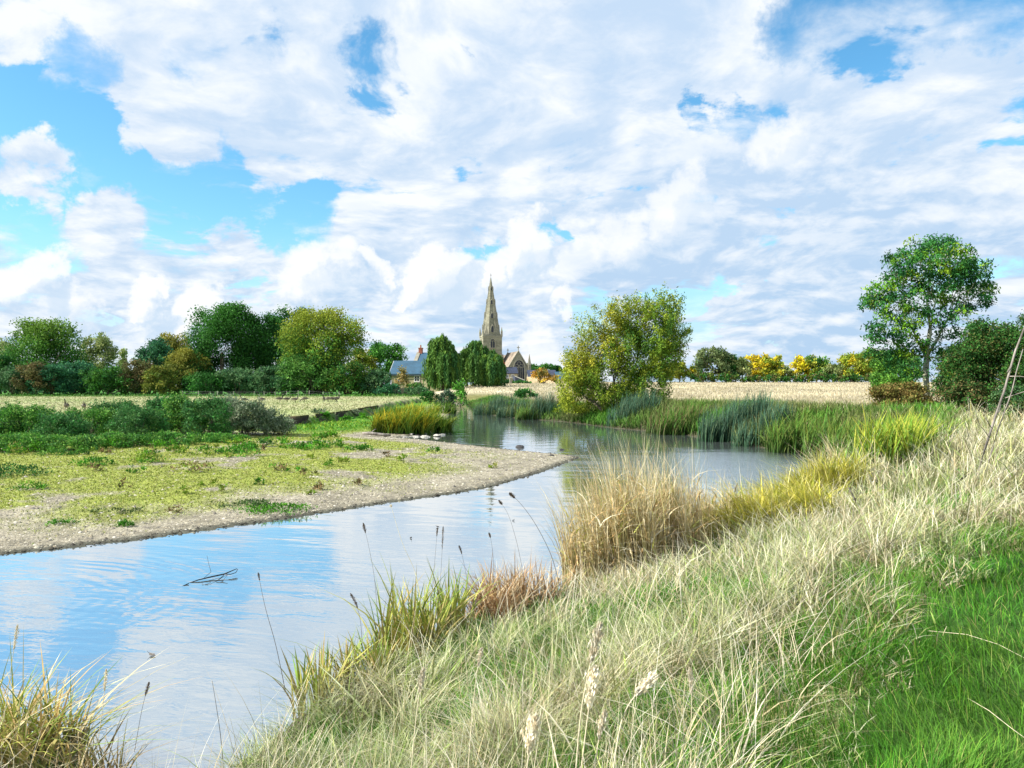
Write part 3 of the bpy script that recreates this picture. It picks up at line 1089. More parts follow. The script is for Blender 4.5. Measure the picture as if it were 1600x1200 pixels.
def church():
    Y = 297.0
    x = xat(810, Y)
    zb = gz(x, Y)
    e = empty('church', (x, Y, zb), R(12.5), 'grey stone village church with a tall spire rising behind the weeping willows', 'church')
    Z = lambda py, YY=Y: zat(py, YY) - zb
    # chancel
    hw = 4.1
    ze, zr = Z(578), Z(550)
    b = PB()
    b.prism([(-hw, -1), (hw, -1), (hw, ze), (0, zr), (-hw, ze)], 0, 19)
    chn = b.build('chancel', M['stone'], e)
    gable_roof('roof', chn, -hw, hw, 0.5, 18.6, ze + .05, zr + .05, 0.35, 0.22, M['rooftile'])
    for yy in (-0.12, 18.5):
        for sg in (-1, 1):
            c = PB()
            p0, p1 = (sg * (hw + .35), ze - .2), (0, zr + .1)
            c.loft([[(p0[0], yy, p0[1]), (p1[0], yy, p1[1]), (p1[0], yy, p1[1] + .65), (p0[0], yy, p0[1] + .6)],
                    [(p0[0], yy + .7, p0[1]), (p1[0], yy + .7, p1[1]), (p1[0], yy + .7, p1[1] + .65), (p0[0], yy + .7, p0[1] + .6)]])
            c.build('coping', M['stone2'], chn)
    cross(chn, 0, .2, zr + .6, 1.2)
    cross(chn, 0, 18.8, zr + .6, 1.0)
    arch_window(chn, 0.25, 0, 3.9, Z(598), Z(577), Z(563), 5, True, .34)
    for sg in (-1, 1):
        bt = PB()
        xx = sg * (hw - .2)
        bt.box(xx - .55, xx + .55, -1.2, -.003, -1, ze * .62)
        bt.loft([[(xx - .55, -1.2, ze * .62), (xx + .55, -1.2, ze * .62), (xx + .55, -.003, ze * .62), (xx - .55, -.003, ze * .62)],
                 [(xx - .5, -.7, ze * .78), (xx + .5, -.7, ze * .78), (xx + .5, -.003, ze * .9), (xx - .5, -.003, ze * .9)]])
        bt.build('buttress', M['stone2'], chn)
    pinnacle(chn, hw + .1, -.2, ze - 1.4, 1.05, Z(553) - ze + 1.4)
    # hood over the side wall: a small priest's window on the south wall
    # nave behind the tower
    b = PB()
    b.prism([(-5.2, -1), (5.2, -1), (5.2, ze + .4), (0, zr - .6), (-5.2, ze + .4)], 19.01, 44)
    nv = b.build('nave', M['stone'], e)
    gable_roof('roof', nv, -5.2, 5.2, 19.2, 44.2, ze + .45, zr - .55, .35, .22, M['rooftile'])
    # north chapel seen to the right of the gable foot
    # tower
    tx, ty, th = -7.3, 17.0, 3.75
    YT = 312.0
    zc = Z(527, YT)
    b = PB()
    b.box(tx - th, tx + th, ty - th, ty + th, -1, zc)
    tw = b.build('tower', M['stone'], e)
    for zz, o, hh in ((zc - .55, .10, .3), (zc, .2, .45), (zc * .64, .12, .25)):
        b = PB()
        b.box(tx - th - o, tx + th + o, ty - th - o, ty + th + o, zz, zz + hh)
        b.build('cornice', M['stone2'], tw)
    for sx in (-1, 1):
        for sy in (-1, 1):
            b = PB()
            b.box(tx + sx * th - .5, tx + sx * th + .5, ty + sy * th - .5, ty + sy * th + .5, -1, zc * .62)
            b.build('buttress', M['stone2'], tw)
    f1 = Matrix.Translation((tx, ty, 0))
    for a in (0, -90, 90):
        xf = f1 @ Matrix.Rotation(R(a), 4, 'Z')
        arch_window(tw, 0.0, -th, 1.7, Z(544, YT), Z(536.5, YT), Z(530.5, YT), 2, True, .26, xf)
    # spire: octagon with broaches
    zt = Z(433.5, YT)
    b = PB()

    def octa(r_, z):
        return [(tx + r_ / math.cos(R(22.5)) * math.cos(R(22.5 + 45 * k)), ty + r_ / math.cos(R(22.5)) * math.sin(R(22.5 + 45 * k)), z) for k in range(8)]
    zs0 = zc + .5
    ra = 3.45
    b.loft([octa(ra, zs0), octa(ra * .985, zs0 + .4), octa(0.36, zt - 2.0), octa(.07, zt)])
    spn = b.build('spire', M['stone'], e)
    for sx in (-1, 1):
        for sy in (-1, 1):
            b = PB()
            q = [(tx + sx * ra, ty + sy * ra, zs0), (tx + sx * ra, ty + sy * ra * .41, zs0), (tx + sx * ra * .41, ty + sy * ra, zs0)]
            top = (tx + sx * ra * .66 * .8, ty + sy * ra * .66 * .8, zs0 + 4.6)
            b.poly([q[0], q[1], top])
            b.poly([q[0], q[2], top])
            b.poly([q[1], q[2], top])
            b.build('broach', M['stone'], spn)
    for k in range(8):
        b = PB()
        o0, o1 = octa(ra + .05, zs0 + .3)[k], octa(.10, zt - .3)[k]
        b.tube([o0, o1], [.13, .06], 4)
        b.build('rib', M['stone2'], spn)
    for k, (py, wd, hh) in enumerate(((520, 1.15, 2.5), (498, .95, 2.0), (476, .8, 1.7), (454.5, .62, 1.4))):
        z0 = Z(py, YT)
        rr = ra * (1 - (z0 - zs0) / (zt - zs0)) - .02
        for a in (0, -90, 90):
            xf = f1 @ Matrix.Rotation(R(a), 4, 'Z')
            g_ = PB()
            g_.prism([(-wd * .62, z0 - .2), (wd * .62, z0 - .2), (wd * .62, z0 + hh * .62), (0, z0 + hh * 1.28), (-wd * .62, z0 + hh * .62)], -rr - .22, -rr + 1.2)
            g_.v = [tuple(xf @ Vector(v)) for v in g_.v]
            lu = g_.build('lucarne', M['stone2'], spn)
            g_ = PB()
            g_.prism(arch(0, wd * .8, z0, z0 + hh * .5, z0 + hh * .98), -rr - .26, -rr - .1)
            g_.v = [tuple(xf @ Vector(v)) for v in g_.v]
            g_.build('opening', M['glass'], lu)
    for sx in (-1, 1):
        for sy in (-1, 1):
            pinnacle(tw, tx + sx * (th - .1), ty + sy * (th - .1), zc + .45, .62, 3.4)
    b = PB()
    b.tube([(tx, ty, zt - .2), (tx, ty, zt + 1.6)], .06, 5)
    b.box(tx - .45, tx + .45, ty - .05, ty + .05, zt + .9, zt + 1.02)
    b.build('weathervane', M['darkslate'], spn)
    return e


church()


# ------------------------------------------------------------------ houses
def rect_window(par, x0, x1, y, z0, z1, xf=None, cols=2, rows=2, frame=.10, fm='white'):
    xf = xf or Matrix.Identity(4)

    def fin(pb, name, m_, p):
        pb.v = [tuple(xf @ Vector(v)) for v in pb.v]
        return pb.build(name, m_, p)
    b = PB()
    b.box(x0, x1, y - .04, y + .05, z0, z1)
    w = fin(b, 'window', M['glass'], par)
    b = PB()
    b.box(x0 - frame, x0, y - .1, y + .04, z0 - frame, z1 + frame)
    b.box(x1, x1 + frame, y - .1, y + .04, z0 - frame, z1 + frame)
    b.box(x0, x1, y - .1, y + .04, z1, z1 + frame)
    b.box(x0, x1, y - .1, y + .04, z0 - frame, z0)
    for k in range(1, cols):
        xx = x0 + (x1 - x0) * k / cols
        b.box(xx - frame * .35, xx + frame * .35, y - .085, y + .02, z0, z1)
    for k in range(1, rows):
        zz = z0 + (z1 - z0) * k / rows
        b.box(x0, x1, y - .075, y + .01, zz - frame * .3, zz + frame * .3)
    fin(b, 'frame', M[fm], w)
    b = PB()
    b.box(x0 - frame * 1.6, x1 + frame * 1.6, y - .2, y + .03, z0 - frame * 2.0, z0 - frame - .002)
    fin(b, 'sill', M['stone2'], w)
    return w


def roof_x(name, par, x0, x1, y0, y1, ze, zr, over, thick, m_):
    """gable roof with its ridge along x"""
    b = PB()
    cy = (y0 + y1) / 2
    sl = (zr - ze) / ((y1 - y0) / 2)
    pts = [(y0 - over, ze - over * sl), (cy, zr), (y1 + over, ze - over * sl), (y1 + over, ze - over * sl + thick), (cy, zr + thick * 1.25), (y0 - over, ze - over * sl + thick)]
    b.prismx(pts, x0, x1)
    return b.build(name, m_, par)


def chimney(par, x, y, z0, z1, w, m_='brick'):
    b = PB()
    b.box(x - w / 2, x + w / 2, y - w / 2, y + w / 2, z0, z1)
    b.box(x - w * .6, x + w * .6, y - w * .6, y + w * .6, z1, z1 + .22)
    c = b.build('chimney', M[m_], par)
    b = PB()
    b.tube([(x, y, z1 + .22), (x, y, z1 + .95)], [.2, .16], 7)
    b.build('chimney_pot', M['brick'], c)
    return c


def left_cottage():
    Y = 188.0
    x = xat(612, Y)
    zb = gz(x, Y)
    e = empty('stone_cottage', (x, Y, zb), R(-9), 'stone cottage with blue slate roof and red chimney left of the willows', 'house')
    Z = lambda py: zat(py, Y) - zb
    w, dp = 11.5, 7.0
    ze, zr = Z(583.5), Z(565)
    b = PB()
    b.prismx([(0, -1), (dp, -1), (dp, ze), (dp / 2, zr), (0, ze)], 0, w)
    wl = b.build('wall', M['wall'], e)
    roof_x('roof', e, -.55, w + .3, 0, dp, ze + .06, zr + .06, .4, .2, M['slate'])
    for yy in range(0, 8):
        z1 = ze + (zr - ze) * (1 - abs(yy - 3.5) / 3.5)
        b = PB()
        b.box(-.12, -.003, yy * dp / 7.4 + .1, yy * dp / 7.4 + .55, .2, z1 - .25)
        b.build('board', M['timber'], e)
    b = PB()
    b.box(-.16, -.122, 0.02, dp - .02, ze - .25, ze + .1)
    b.build('tie_beam', M['timber'], e)
    for sg in (0, 1):
        b = PB()
        p0 = (-.3 if sg == 0 else dp + .3, ze - .35)
        b.loft([[(-.62, p0[0], p0[1]), (-.62, dp / 2, zr), (-.62, dp / 2, zr + .3), (-.62, p0[0], p0[1] + .3)],
                [(-.553, p0[0], p0[1]), (-.553, dp / 2, zr), (-.553, dp / 2, zr + .3), (-.553, p0[0], p0[1] + .3)]])
        b.build('bargeboard', M['white'], e)
    b = PB()
    b.box(-.3, w, -.52, -.403, ze - .52, ze - .36)
    b.build('gutter', M['darkslate'], e)
    for wx in (5.7, 9.2):
        rect_window(e, wx, wx + 1.05, 0, Z(595.5), Z(588), None, 2, 2, .16)
    rect_window(e, 1.6, 2.5, 0, Z(598), Z(592), None, 2, 2, .12)
    # taller block behind
    y0, y1 = 9.0, 15.0
    x0, x1 = 2.9, 12.5
    Z2 = lambda py: zat(py, 200.0) - zb
    ze2, zr2 = Z2(566), Z2(553)
    b = PB()
    b.prismx([(y0, -1), (y1, -1), (y1, ze2), ((y0 + y1) / 2, zr2), (y0, ze2)], x0, x1)
    b.build('rear_wall', M['wall'], e)
    roof_x('rear_roof', e, x0 + .9, x1 + .3, y0, y1, ze2 + .06, zr2 + .06, .3, .2, M['slate'])
    b = PB()
    b.prismx([(y0 - .3, ze2 - .3), ((y0 + y1) / 2, zr2 - .1), (y1 + .3, ze2 - .3), (y1 + .3, ze2 + .2), ((y0 + y1) / 2, zr2 + .5), (y0 - .3, ze2 + .2)], x0 - .05, x0 + .88)
    b.build('coping', M['stone2'], e)
    chimney(e, x0 + .9, (y0 + y1) / 2, zr2 - 1.0, Z2(545), .9)


def church_cottage():
    Y = 236.0
    x = xat(787, Y)
    zb = gz(x, Y)
    e = empty('stone_cottage', (x, Y, zb), R(10), 'small stone cottage with dark slate roof and white windows below the church window', 'house')
    Z = lambda py: zat(py, Y) - zb
    w, dp = 4.2, 4.2
    ze, zr = Z(583), Z(574.5)
    b = PB()
    b.prismx([(0, -1), (dp, -1), (dp, ze), (dp / 2, zr), (0, ze)], 0, w)
    b.build('wall', M['wall'], e)
    roof_x('roof', e, .35, w + .2, 0, dp, ze + .05, zr + .05, .3, .16, M['darkslate'])
    for wx in (.75, 2.4):
        rect_window(e, wx, wx + .62, 0, Z(590), Z(586), None, 2, 1, .17)
    rect_window(e, 1.6, 2.2, 0, Z(601), Z(597.5), None, 2, 1, .1)
    chimney(e, .35, dp / 2, zr - .8, Z(567.5), .75)
    # lean-to wing on the left with a warm pale gable
    b = PB()
    b.prism([(-1.6, -1), (.6, -1), (.6, Z(594)), (-.5, Z(589)), (-1.6, Z(594))], -2.6, -.004)
    b.build('wing', M['wall'], e)
    gable_roof('wing_roof', e, -1.6, .6, -2.8, 0, Z(594) + .04, Z(589) + .04, .2, .12, M['rooftile'])


def outbuildings():
    Y = 228.0
    x = xat(815, Y)
    zb = gz(x, Y)
    e = empty('outbuilding', (x, Y, zb), R(8), 'low outbuilding with dark roof and white bargeboard under the great church window', 'outbuilding')
    Z = lambda py: zat(py, Y) - zb
    b = PB()
    b.prism([(-1.7, -1), (1.9, -1), (1.9, Z(597)), (-1.7, Z(597))], 0, 4)
    b.build('wall', M['white'], e)
    b = PB()
    b.prism([(-1.9, Z(588.5)), (2.1, Z(597.2)), (2.1, Z(596.2)), (-1.9, Z(587.5))], -.3, -.16)
    b.build('bargeboard', M['white'], e)
    b = PB()
    b.prism([(-1.9, Z(597)), (2.1, Z(597)), (2.1, Z(596.4)), (-1.9, Z(588))], -.15, 4.2)
    b.build('roof', M['darkslate'], e)
    b = PB()
    b.box(.2, 1.0, -.05, .05, 0, Z(599))
    b.build('door', M['darkslate'], e)
    Y = 232.0
    x = xat(840, Y)
    zb = gz(x, Y)
    e = empty('barn', (x, Y, zb), R(6), 'low barn with pale tiled roof between church and orange bush', 'barn')
    Z = lambda py: zat(py, Y) - zb
    b = PB()
    b.prismx([(0, -1), (5, -1), (5, Z(599)), (2.5, Z(590)), (0, Z(599))], -2.6, 5)
    b.build('wall', M['wall'], e)
    roof_x('roof', e, -2.8, 5.2, 0, 5, Z(599) + .05, Z(590) + .05, .25, .16, M['paleroof'])
    Y = 285.0
    x = xat(826, Y)
    zb = gz(x, Y)
    e = empty('barn', (x, Y, zb), R(4), 'long dark barn right of the church, behind the orange bush', 'barn')
    Z = lambda py: zat(py, Y) - zb
    b = PB()
    b.prismx([(0, -1), (8, -1), (8, Z(589)), (4, Z(579)), (0, Z(589))], 0, 10)
    b.build('wall', M['stone'], e)
    roof_x('roof', e, -.3, 10.3, 0, 8, Z(589) + .05, Z(579) + .05, .3, .2, M['darkslate'])
    Y = 255.0
    x = xat(868, Y)
    zb = gz(x, Y)
    e = empty('house', (x, Y, zb), R(-4), 'house with blue grey slate roof half hidden by the big waterside tree', 'house')
    Z = lambda py: zat(py, Y) - zb
    b = PB()
    b.prismx([(0, -1), (7, -1), (7, Z(592)), (3.5, Z(582)), (0, Z(592))], 0, 9)
    b.build('wall', M['wall'], e)
    roof_x('roof', e, -.3, 9.3, 0, 7, Z(592) + .05, Z(582) + .05, .3, .2, M['slate'])
    # garden wall below the left cottage
    Y = 172.0
    x = xat(640, Y)
    zb = gz(x, Y)
    e = empty('garden_wall', (x, Y, zb), R(-6), 'low pale stone garden wall below the cottage beside the left willow', 'wall')
    b = PB()
    b.box(-3.6, 4.2, -.2, .2, -.3, 1.25)
    b.build('wall', M['wall'], e)
    b = PB()
    b.box(-3.7, 4.3, -.27, .27, 1.25, 1.38)
    b.build('coping', M['stone2'], e)
    # stone gate pier at the meadow edge
    Y = 205.0
    x = xat(798, Y)
    zb = gz(x, Y)
    e = empty('gate_pier', (x, Y, zb), R(10), 'pale stone gate pier at the top of the meadow beside the willow', 'gate pier')
    b = PB()
    b.box(-.28, .28, -.28, .28, -.3, 1.5)
    b.build('shaft', M['stone2'], e)
    b = PB()
    b.loft([[(-.36, -.36, 1.5), (.36, -.36, 1.5), (.36, .36, 1.5), (-.36, .36, 1.5)], [(-.36, -.36, 1.62), (.36, -.36, 1.62), (.36, .36, 1.62), (-.36, .36, 1.62)],
            [(-.05, -.05, 1.9), (.05, -.05, 1.9), (.05, .05, 1.9), (-.05, .05, 1.9)]])
    b.build('cap', M['stone2'], e)


left_cottage()
church_cottage()
outbuildings()

# ------------------------------------------------------------------ trees on the left
DG = [(.022, .085, .02), (.03, .11, .022), (.045, .15, .025)]
MG = [(.05, .15, .025), (.075, .2, .03), (.03, .11, .025)]
TEAL = [(.025, .10, .05), (.035, .13, .06), (.05, .16, .06)]
GREY = [(.07, .15, .06), (.10, .18, .075), (.045, .12, .05)]
YG = [(.20, .27, .03), (.13, .21, .025), (.28, .30, .04)]
OCH = [(.19, .19, .035), (.13, .16, .03), (.09, .14, .025)]
BRN = [(.12, .11, .045), (.08, .10, .035), (.15, .12, .05)]
YEL = [(.62, .46, .02), (.50, .40, .025), (.38, .36, .03)]
PAL = [(.28, .31, .12), (.2, .26, .09), (.14, .2, .06)]
GT = 'trees beyond the grazed meadow'
GH = 'hedge shrubs along the far side of the meadow'
tree('broadleaf_tree', 8, 205, 617, 535, 60, PAL, 'pale thin crowned tree at the far left edge, behind the round tree', group=GT, dens=.7, airy=.3, twig=.1)
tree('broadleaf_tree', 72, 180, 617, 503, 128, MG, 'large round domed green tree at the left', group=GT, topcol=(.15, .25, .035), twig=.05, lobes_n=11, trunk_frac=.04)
tree('broadleaf_tree', 152, 196, 617, 524, 62, PAL, 'pale yellowish airy tree right of the round domed tree', group=GT, dens=.8, twig=.08)
tree('poplar_tree', 192, 240, 612, 543, 12, PAL, 'slim pointed pale poplar standing alone in the gap of the tree line', group=GT, lobes_n=6, flat=1.2, up=.8)
tree('broadleaf_tree', 2, 172, 617, 556, 40, DG, 'dark green tree cut by the left edge of the picture', group=GT)
tree('broadleaf_tree', 272, 200, 617, 523, 66, OCH, 'ochre topped tree peeping over the dark trees', group=GT, topcol=(.27, .25, .05))
tree('broadleaf_tree', 243, 186, 617, 532, 62, TEAL, 'low dark teal tree left of the ochre crowns', group=GT)
tree('broadleaf_tree', 292, 168, 617, 545, 70, OCH, 'golden brown bushy tree left of the tallest dark tree', group=GT, topcol=(.25, .24, .04))
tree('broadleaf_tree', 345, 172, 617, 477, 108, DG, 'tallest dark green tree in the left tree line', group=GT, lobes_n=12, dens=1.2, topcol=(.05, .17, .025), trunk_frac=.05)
tree('broadleaf_tree', 402, 176, 617, 492, 78, DG, 'dark green tree joined to the right side of the tallest tree', group=GT, lobes_n=9, dens=1.2)
tree('broadleaf_tree', 455, 186, 617, 484, 66, DG, 'dark green tree half hidden behind the yellow green willow', group=GT)
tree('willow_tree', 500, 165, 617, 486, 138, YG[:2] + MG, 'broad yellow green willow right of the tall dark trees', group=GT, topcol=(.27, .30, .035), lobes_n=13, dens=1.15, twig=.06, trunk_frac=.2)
tree('broadleaf_tree', 566, 200, 617, 545, 40, YG, 'small yellowish tree between the willow and the round green tree', group=GT)
tree('broadleaf_tree', 605, 204, 617, 537, 66, [(.06, .20, .03), (.09, .25, .035), (.04, .14, .025)], 'bright green round tree left of the blue roofed cottage', group=GT, lobes_n=9)
hedge = [(18, 575, 60, GREY, 'grey green hedge shrub at the left edge of the meadow hedge'), (52, 568, 52, BRN, 'reddish brown hedge shrub below the round domed tree'), (78, 572, 54, TEAL, 'dark teal hedge shrub right of the reddish one'),
         (117, 568, 66, TEAL, 'wide blue green hedge shrub below the domed tree'), (166, 574, 66, MG, 'mid green hedge shrub below the slim poplar'), (215, 564, 50, BRN, 'brown hedge shrub right of the slim poplar'),
         (252, 572, 44, OCH, 'ochre hedge shrub below the dark teal tree'), (325, 585, 70, DG, 'dark hedge shrub in front of the tallest tree'), (372, 578, 66, GREY, 'pale grey green hedge shrub in front of the dark trees'),
         (424, 574, 66, GREY, 'grey green hedge shrub with a pale bare stem below the willow'), (485, 556, 88, [(.08, .2, .04), (.12, .25, .05), (.05, .14, .03)], 'bright green bushy hedge willow below the yellow green willow'), (545, 568, 66, OCH[1:] + MG, 'olive hedge shrub right of the bright green one'),
         (588, 580, 46, GREY, 'grey hedge shrub below the round green tree'), (606, 602, 36, TEAL, 'dark low shrub left of the cottage garden wall'), (650, 605, 36, GREY, 'grey green low shrub below the cottage window')]
for (px, ty, w, cols, lab) in hedge:
    tree('hedge_shrub', px, 158 + rng.uniform(-3, 3), 617, ty, w * 1.22, cols, lab, 'shrub', GH, trunk_frac=.0, lobes_n=10, dens=1.1, twig=.05)
UNDER = ['dark understorey shrub ' + t for t in ('at the left edge, below the dark green edge tree', 'behind the grey green hedge shrub at the left edge', 'behind the left side of the round domed tree base', 'behind the dark teal hedge shrub', 'behind the wide blue green hedge shrub', 'behind the mid green hedge shrub',
         'under the slim poplar', 'behind the brown hedge shrub', 'behind the ochre hedge shrub', 'under the left side of the tallest dark tree', 'under the right side of the tallest dark tree', 'behind the hedge shrub with the pale bare stem', 'under the left side of the yellow green willow', 'behind the bright green hedge willow', 'behind the olive hedge shrub')]
for k in range(15):
    tree('hedge_shrub', -10 + 41 * k + rng.uniform(-6, 6), 168 + rng.uniform(-2, 2), 617, 583 + rng.uniform(-6, 6), 66, DG + TEAL, UNDER[k], 'shrub', 'dark understorey behind the meadow hedge', trunk_frac=.0, lobes_n=8, dens=1.0, gain=.8)
tree('hedge_shrub', 630, 180, 612, 575, 22, [(.35, .25, .10), (.28, .24, .09), (.22, .2, .06)], 'thin pale orange shrub in front of the cottage gable', 'shrub', None, trunk_frac=.05, dens=.6, twig=.12)
tree('hedge_shrub', 650, 176, 612, 600, 34, MG, 'clipped green shrub under the cottage window', 'shrub', None, trunk_frac=.02)

WSP = [(-.16, 0, .80, .20, 260), (.12, .05, .76, .2, 230), (-.02, -.1, .90, .13, 160), (.30, 0, .60, .19, 230), (-.34, 0, .52, .17, 230), (.05, -.25, .58, .2, 220), (-.24, -.2, .36, .17, 150), (.26, -.15, .36, .16, 130)]
WS2 = [(.02, 0, .84, .18, 240), (-.2, .05, .70, .2, 230), (.22, -.1, .74, .17, 200), (-.3, 0, .46, .17, 200), (.34, 0, .5, .15, 200), (0, -.25, .56, .2, 220), (.1, -.2, .34, .18, 150)]
willow(692, 158, 617, 519, 56, 'left weeping willow with long dark hanging strands beside the cottage', WSP)
willow(742, 166, 612, 527, 54, 'middle weeping willow in front of the church tower', WS2)
willow(769, 160, 610, 544, 44, 'right weeping willow with lighter top beside the church', WS2[::-1])

tree('waterside_bush', 719, 112, 630, 598, 24, [(.08, .25, .03), (.12, .30, .04), (.05, .17, .03)], 'bright green feathery bush where the channel disappears', 'bush', None, trunk_frac=.02, twig=.15)
tree('waterside_bush', 698, 98, 640, 611, 30, [(.05, .08, .055), (.07, .10, .07), (.04, .1, .04)], 'dark blue grey bush overhanging the narrow channel', 'bush', None, trunk_frac=.02)
tree('waterside_bush', 672, 120, 630, 612, 30, DG, 'dark green bush under the left willow', 'bush', None, trunk_frac=.02)
tree('waterside_bush', 820, 100, 634, 609, 38, DG + MG, 'round dark green bush in the meadow edge left of the big waterside tree', 'bush', None, trunk_frac=.02)
tree('garden_bush', 850, 215, 604, 577, 40, [(.45, .27, .04), (.3, .2, .05), (.12, .12, .035), (.5, .36, .04)], 'orange and purple autumn bush right of the church', 'bush', None, trunk_frac=.02)
tree('garden_bush', 815, 212, 606, 597, 34, DG, 'low dark clipped hedge below the church window', 'bush', None, trunk_frac=.02)
tree('garden_bush', 790, 208, 612, 596, 18, DG, 'small dark bush between right willow and gate pier', 'bush', None, trunk_frac=.02)
tree('broadleaf_tree', 843, 330, 600, 569, 56, MG, 'distant green tree behind the barn right of the church', group='distant trees behind the village', lobes_n=7)
tree('broadleaf_tree', 873, 320, 600, 573, 34, DG, 'distant dark tree over the blue grey roof', group='distant trees behind the village', lobes_n=6)

# ------------------------------------------------------------------ far trees on the right
GR = 'autumn trees at the far side of the dry field'
far_r = [(1040, 566, 40, YG, 'yellow green tree just right of the big waterside tree'), (1062, 566, 36, YG, 'rounded yellow green tree at the left end of the far hedge'), (1086, 572, 26, YEL[1:] + YG, 'small golden tree left of the grey green oak'),
         (1115, 544, 60, [(.11, .15, .06), (.15, .19, .075), (.07, .12, .045)], 'tall grey green oak rising over the far hedge'), (1142, 555, 28, DG, 'dark tree on the right shoulder of the grey green oak'),
         (1160, 558, 34, PAL, 'pale green tree left of the bright yellow one'), (1184, 556, 50, YEL, 'brightest yellow tree in the far hedge'), (1208, 557, 44, YEL[1:] + YG, 'duller yellow tree touching the brightest one'),
         (1228, 572, 36, OCH + PAL, 'olive tree right of the two yellow trees'), (1254, 558, 34, YEL, 'orange yellow tree beside the dark green autumn tree'), (1276, 557, 52, YG + MG, 'yellow green tree with a dark right side'),
         (1302, 570, 40, PAL, 'pale low tree in the dip of the far hedge'), (1336, 553, 66, YG + YEL[1:], 'wide pale yellow tree left of the ash'), (1372, 548, 66, [(.12, .25, .04), (.09, .2, .03), (.2, .3, .05)], 'light green tree behind the ash'), (1410, 552, 60, MG, 'green tree seen through the lower ash branches')]
for (px, ty, w, cols, lab) in far_r:
    tree('autumn_tree', px, 250 + rng.uniform(-6, 6), 598, ty, w, cols, lab, 'tree', GR, trunk_frac=.04, lobes_n=8, dens=1.1, leafk=2.2)
for (px, ty, w, lab) in ((1100, 583, 44, 'between the small golden tree and the grey green oak'), (1138, 583, 44, 'at the foot of the grey green oak'), (1176, 588, 40, 'at the foot of the brightest yellow tree'), (1212, 586, 44, 'at the foot of the duller yellow tree'), (1250, 588, 40, 'at the foot of the orange yellow tree'),
                         (1290, 584, 46, 'below the pale low tree in the hedge dip'), (1330, 586, 48, 'at the foot of the wide pale yellow tree'), (1370, 584, 48, 'at the foot of the light green tree behind the ash')):
    tree('field_hedge', px, 243, 598, ty, w, OCH[1:] + DG + BRN[:1], 'low olive brown hedge bush ' + lab, 'hedge', 'low bushes of the far field hedge', trunk_frac=.01, lobes_n=7, flat=.5)


# ------------------------------------------------------------------ the big tree by the water
def skeleton(root, targets, r0, pb, fork=0.32, rmin=.012, wob=.07):
    """limbs from a root point to many targets, sharing stems by grouping"""
    def rec(p, tg, r_, depth):
        if len(tg) == 0:
            return
        c = tg.mean(0)
        if len(tg) == 1 or depth > 6:
            for t in tg:
                limb(pb, p, t, max(rmin, r_ * .6), rmin * .7, wob, 4, 4)
            return
        q = p + (c - p) * fork
        q = q + rng.standard_normal(3) * np.linalg.norm(c - p) * .05
        limb(pb, p, q, r_, r_ * .8, wob * .5, 6, 3)
        ax = np.linalg.svd(tg - c)[2][0]
        m_ = (tg - c) @ ax > 0
        if m_.all() or not m_.any():
            m_ = np.arange(len(tg)) % 2 == 0
        for part in (tg[m_], tg[~m_]):
            f = math.sqrt(max(.25, len(part) / len(tg)))
            rec(q, part, max(rmin, r_ * .82 * f), depth + 1)
    rec(np.array(root, float), targets, r0, 0)


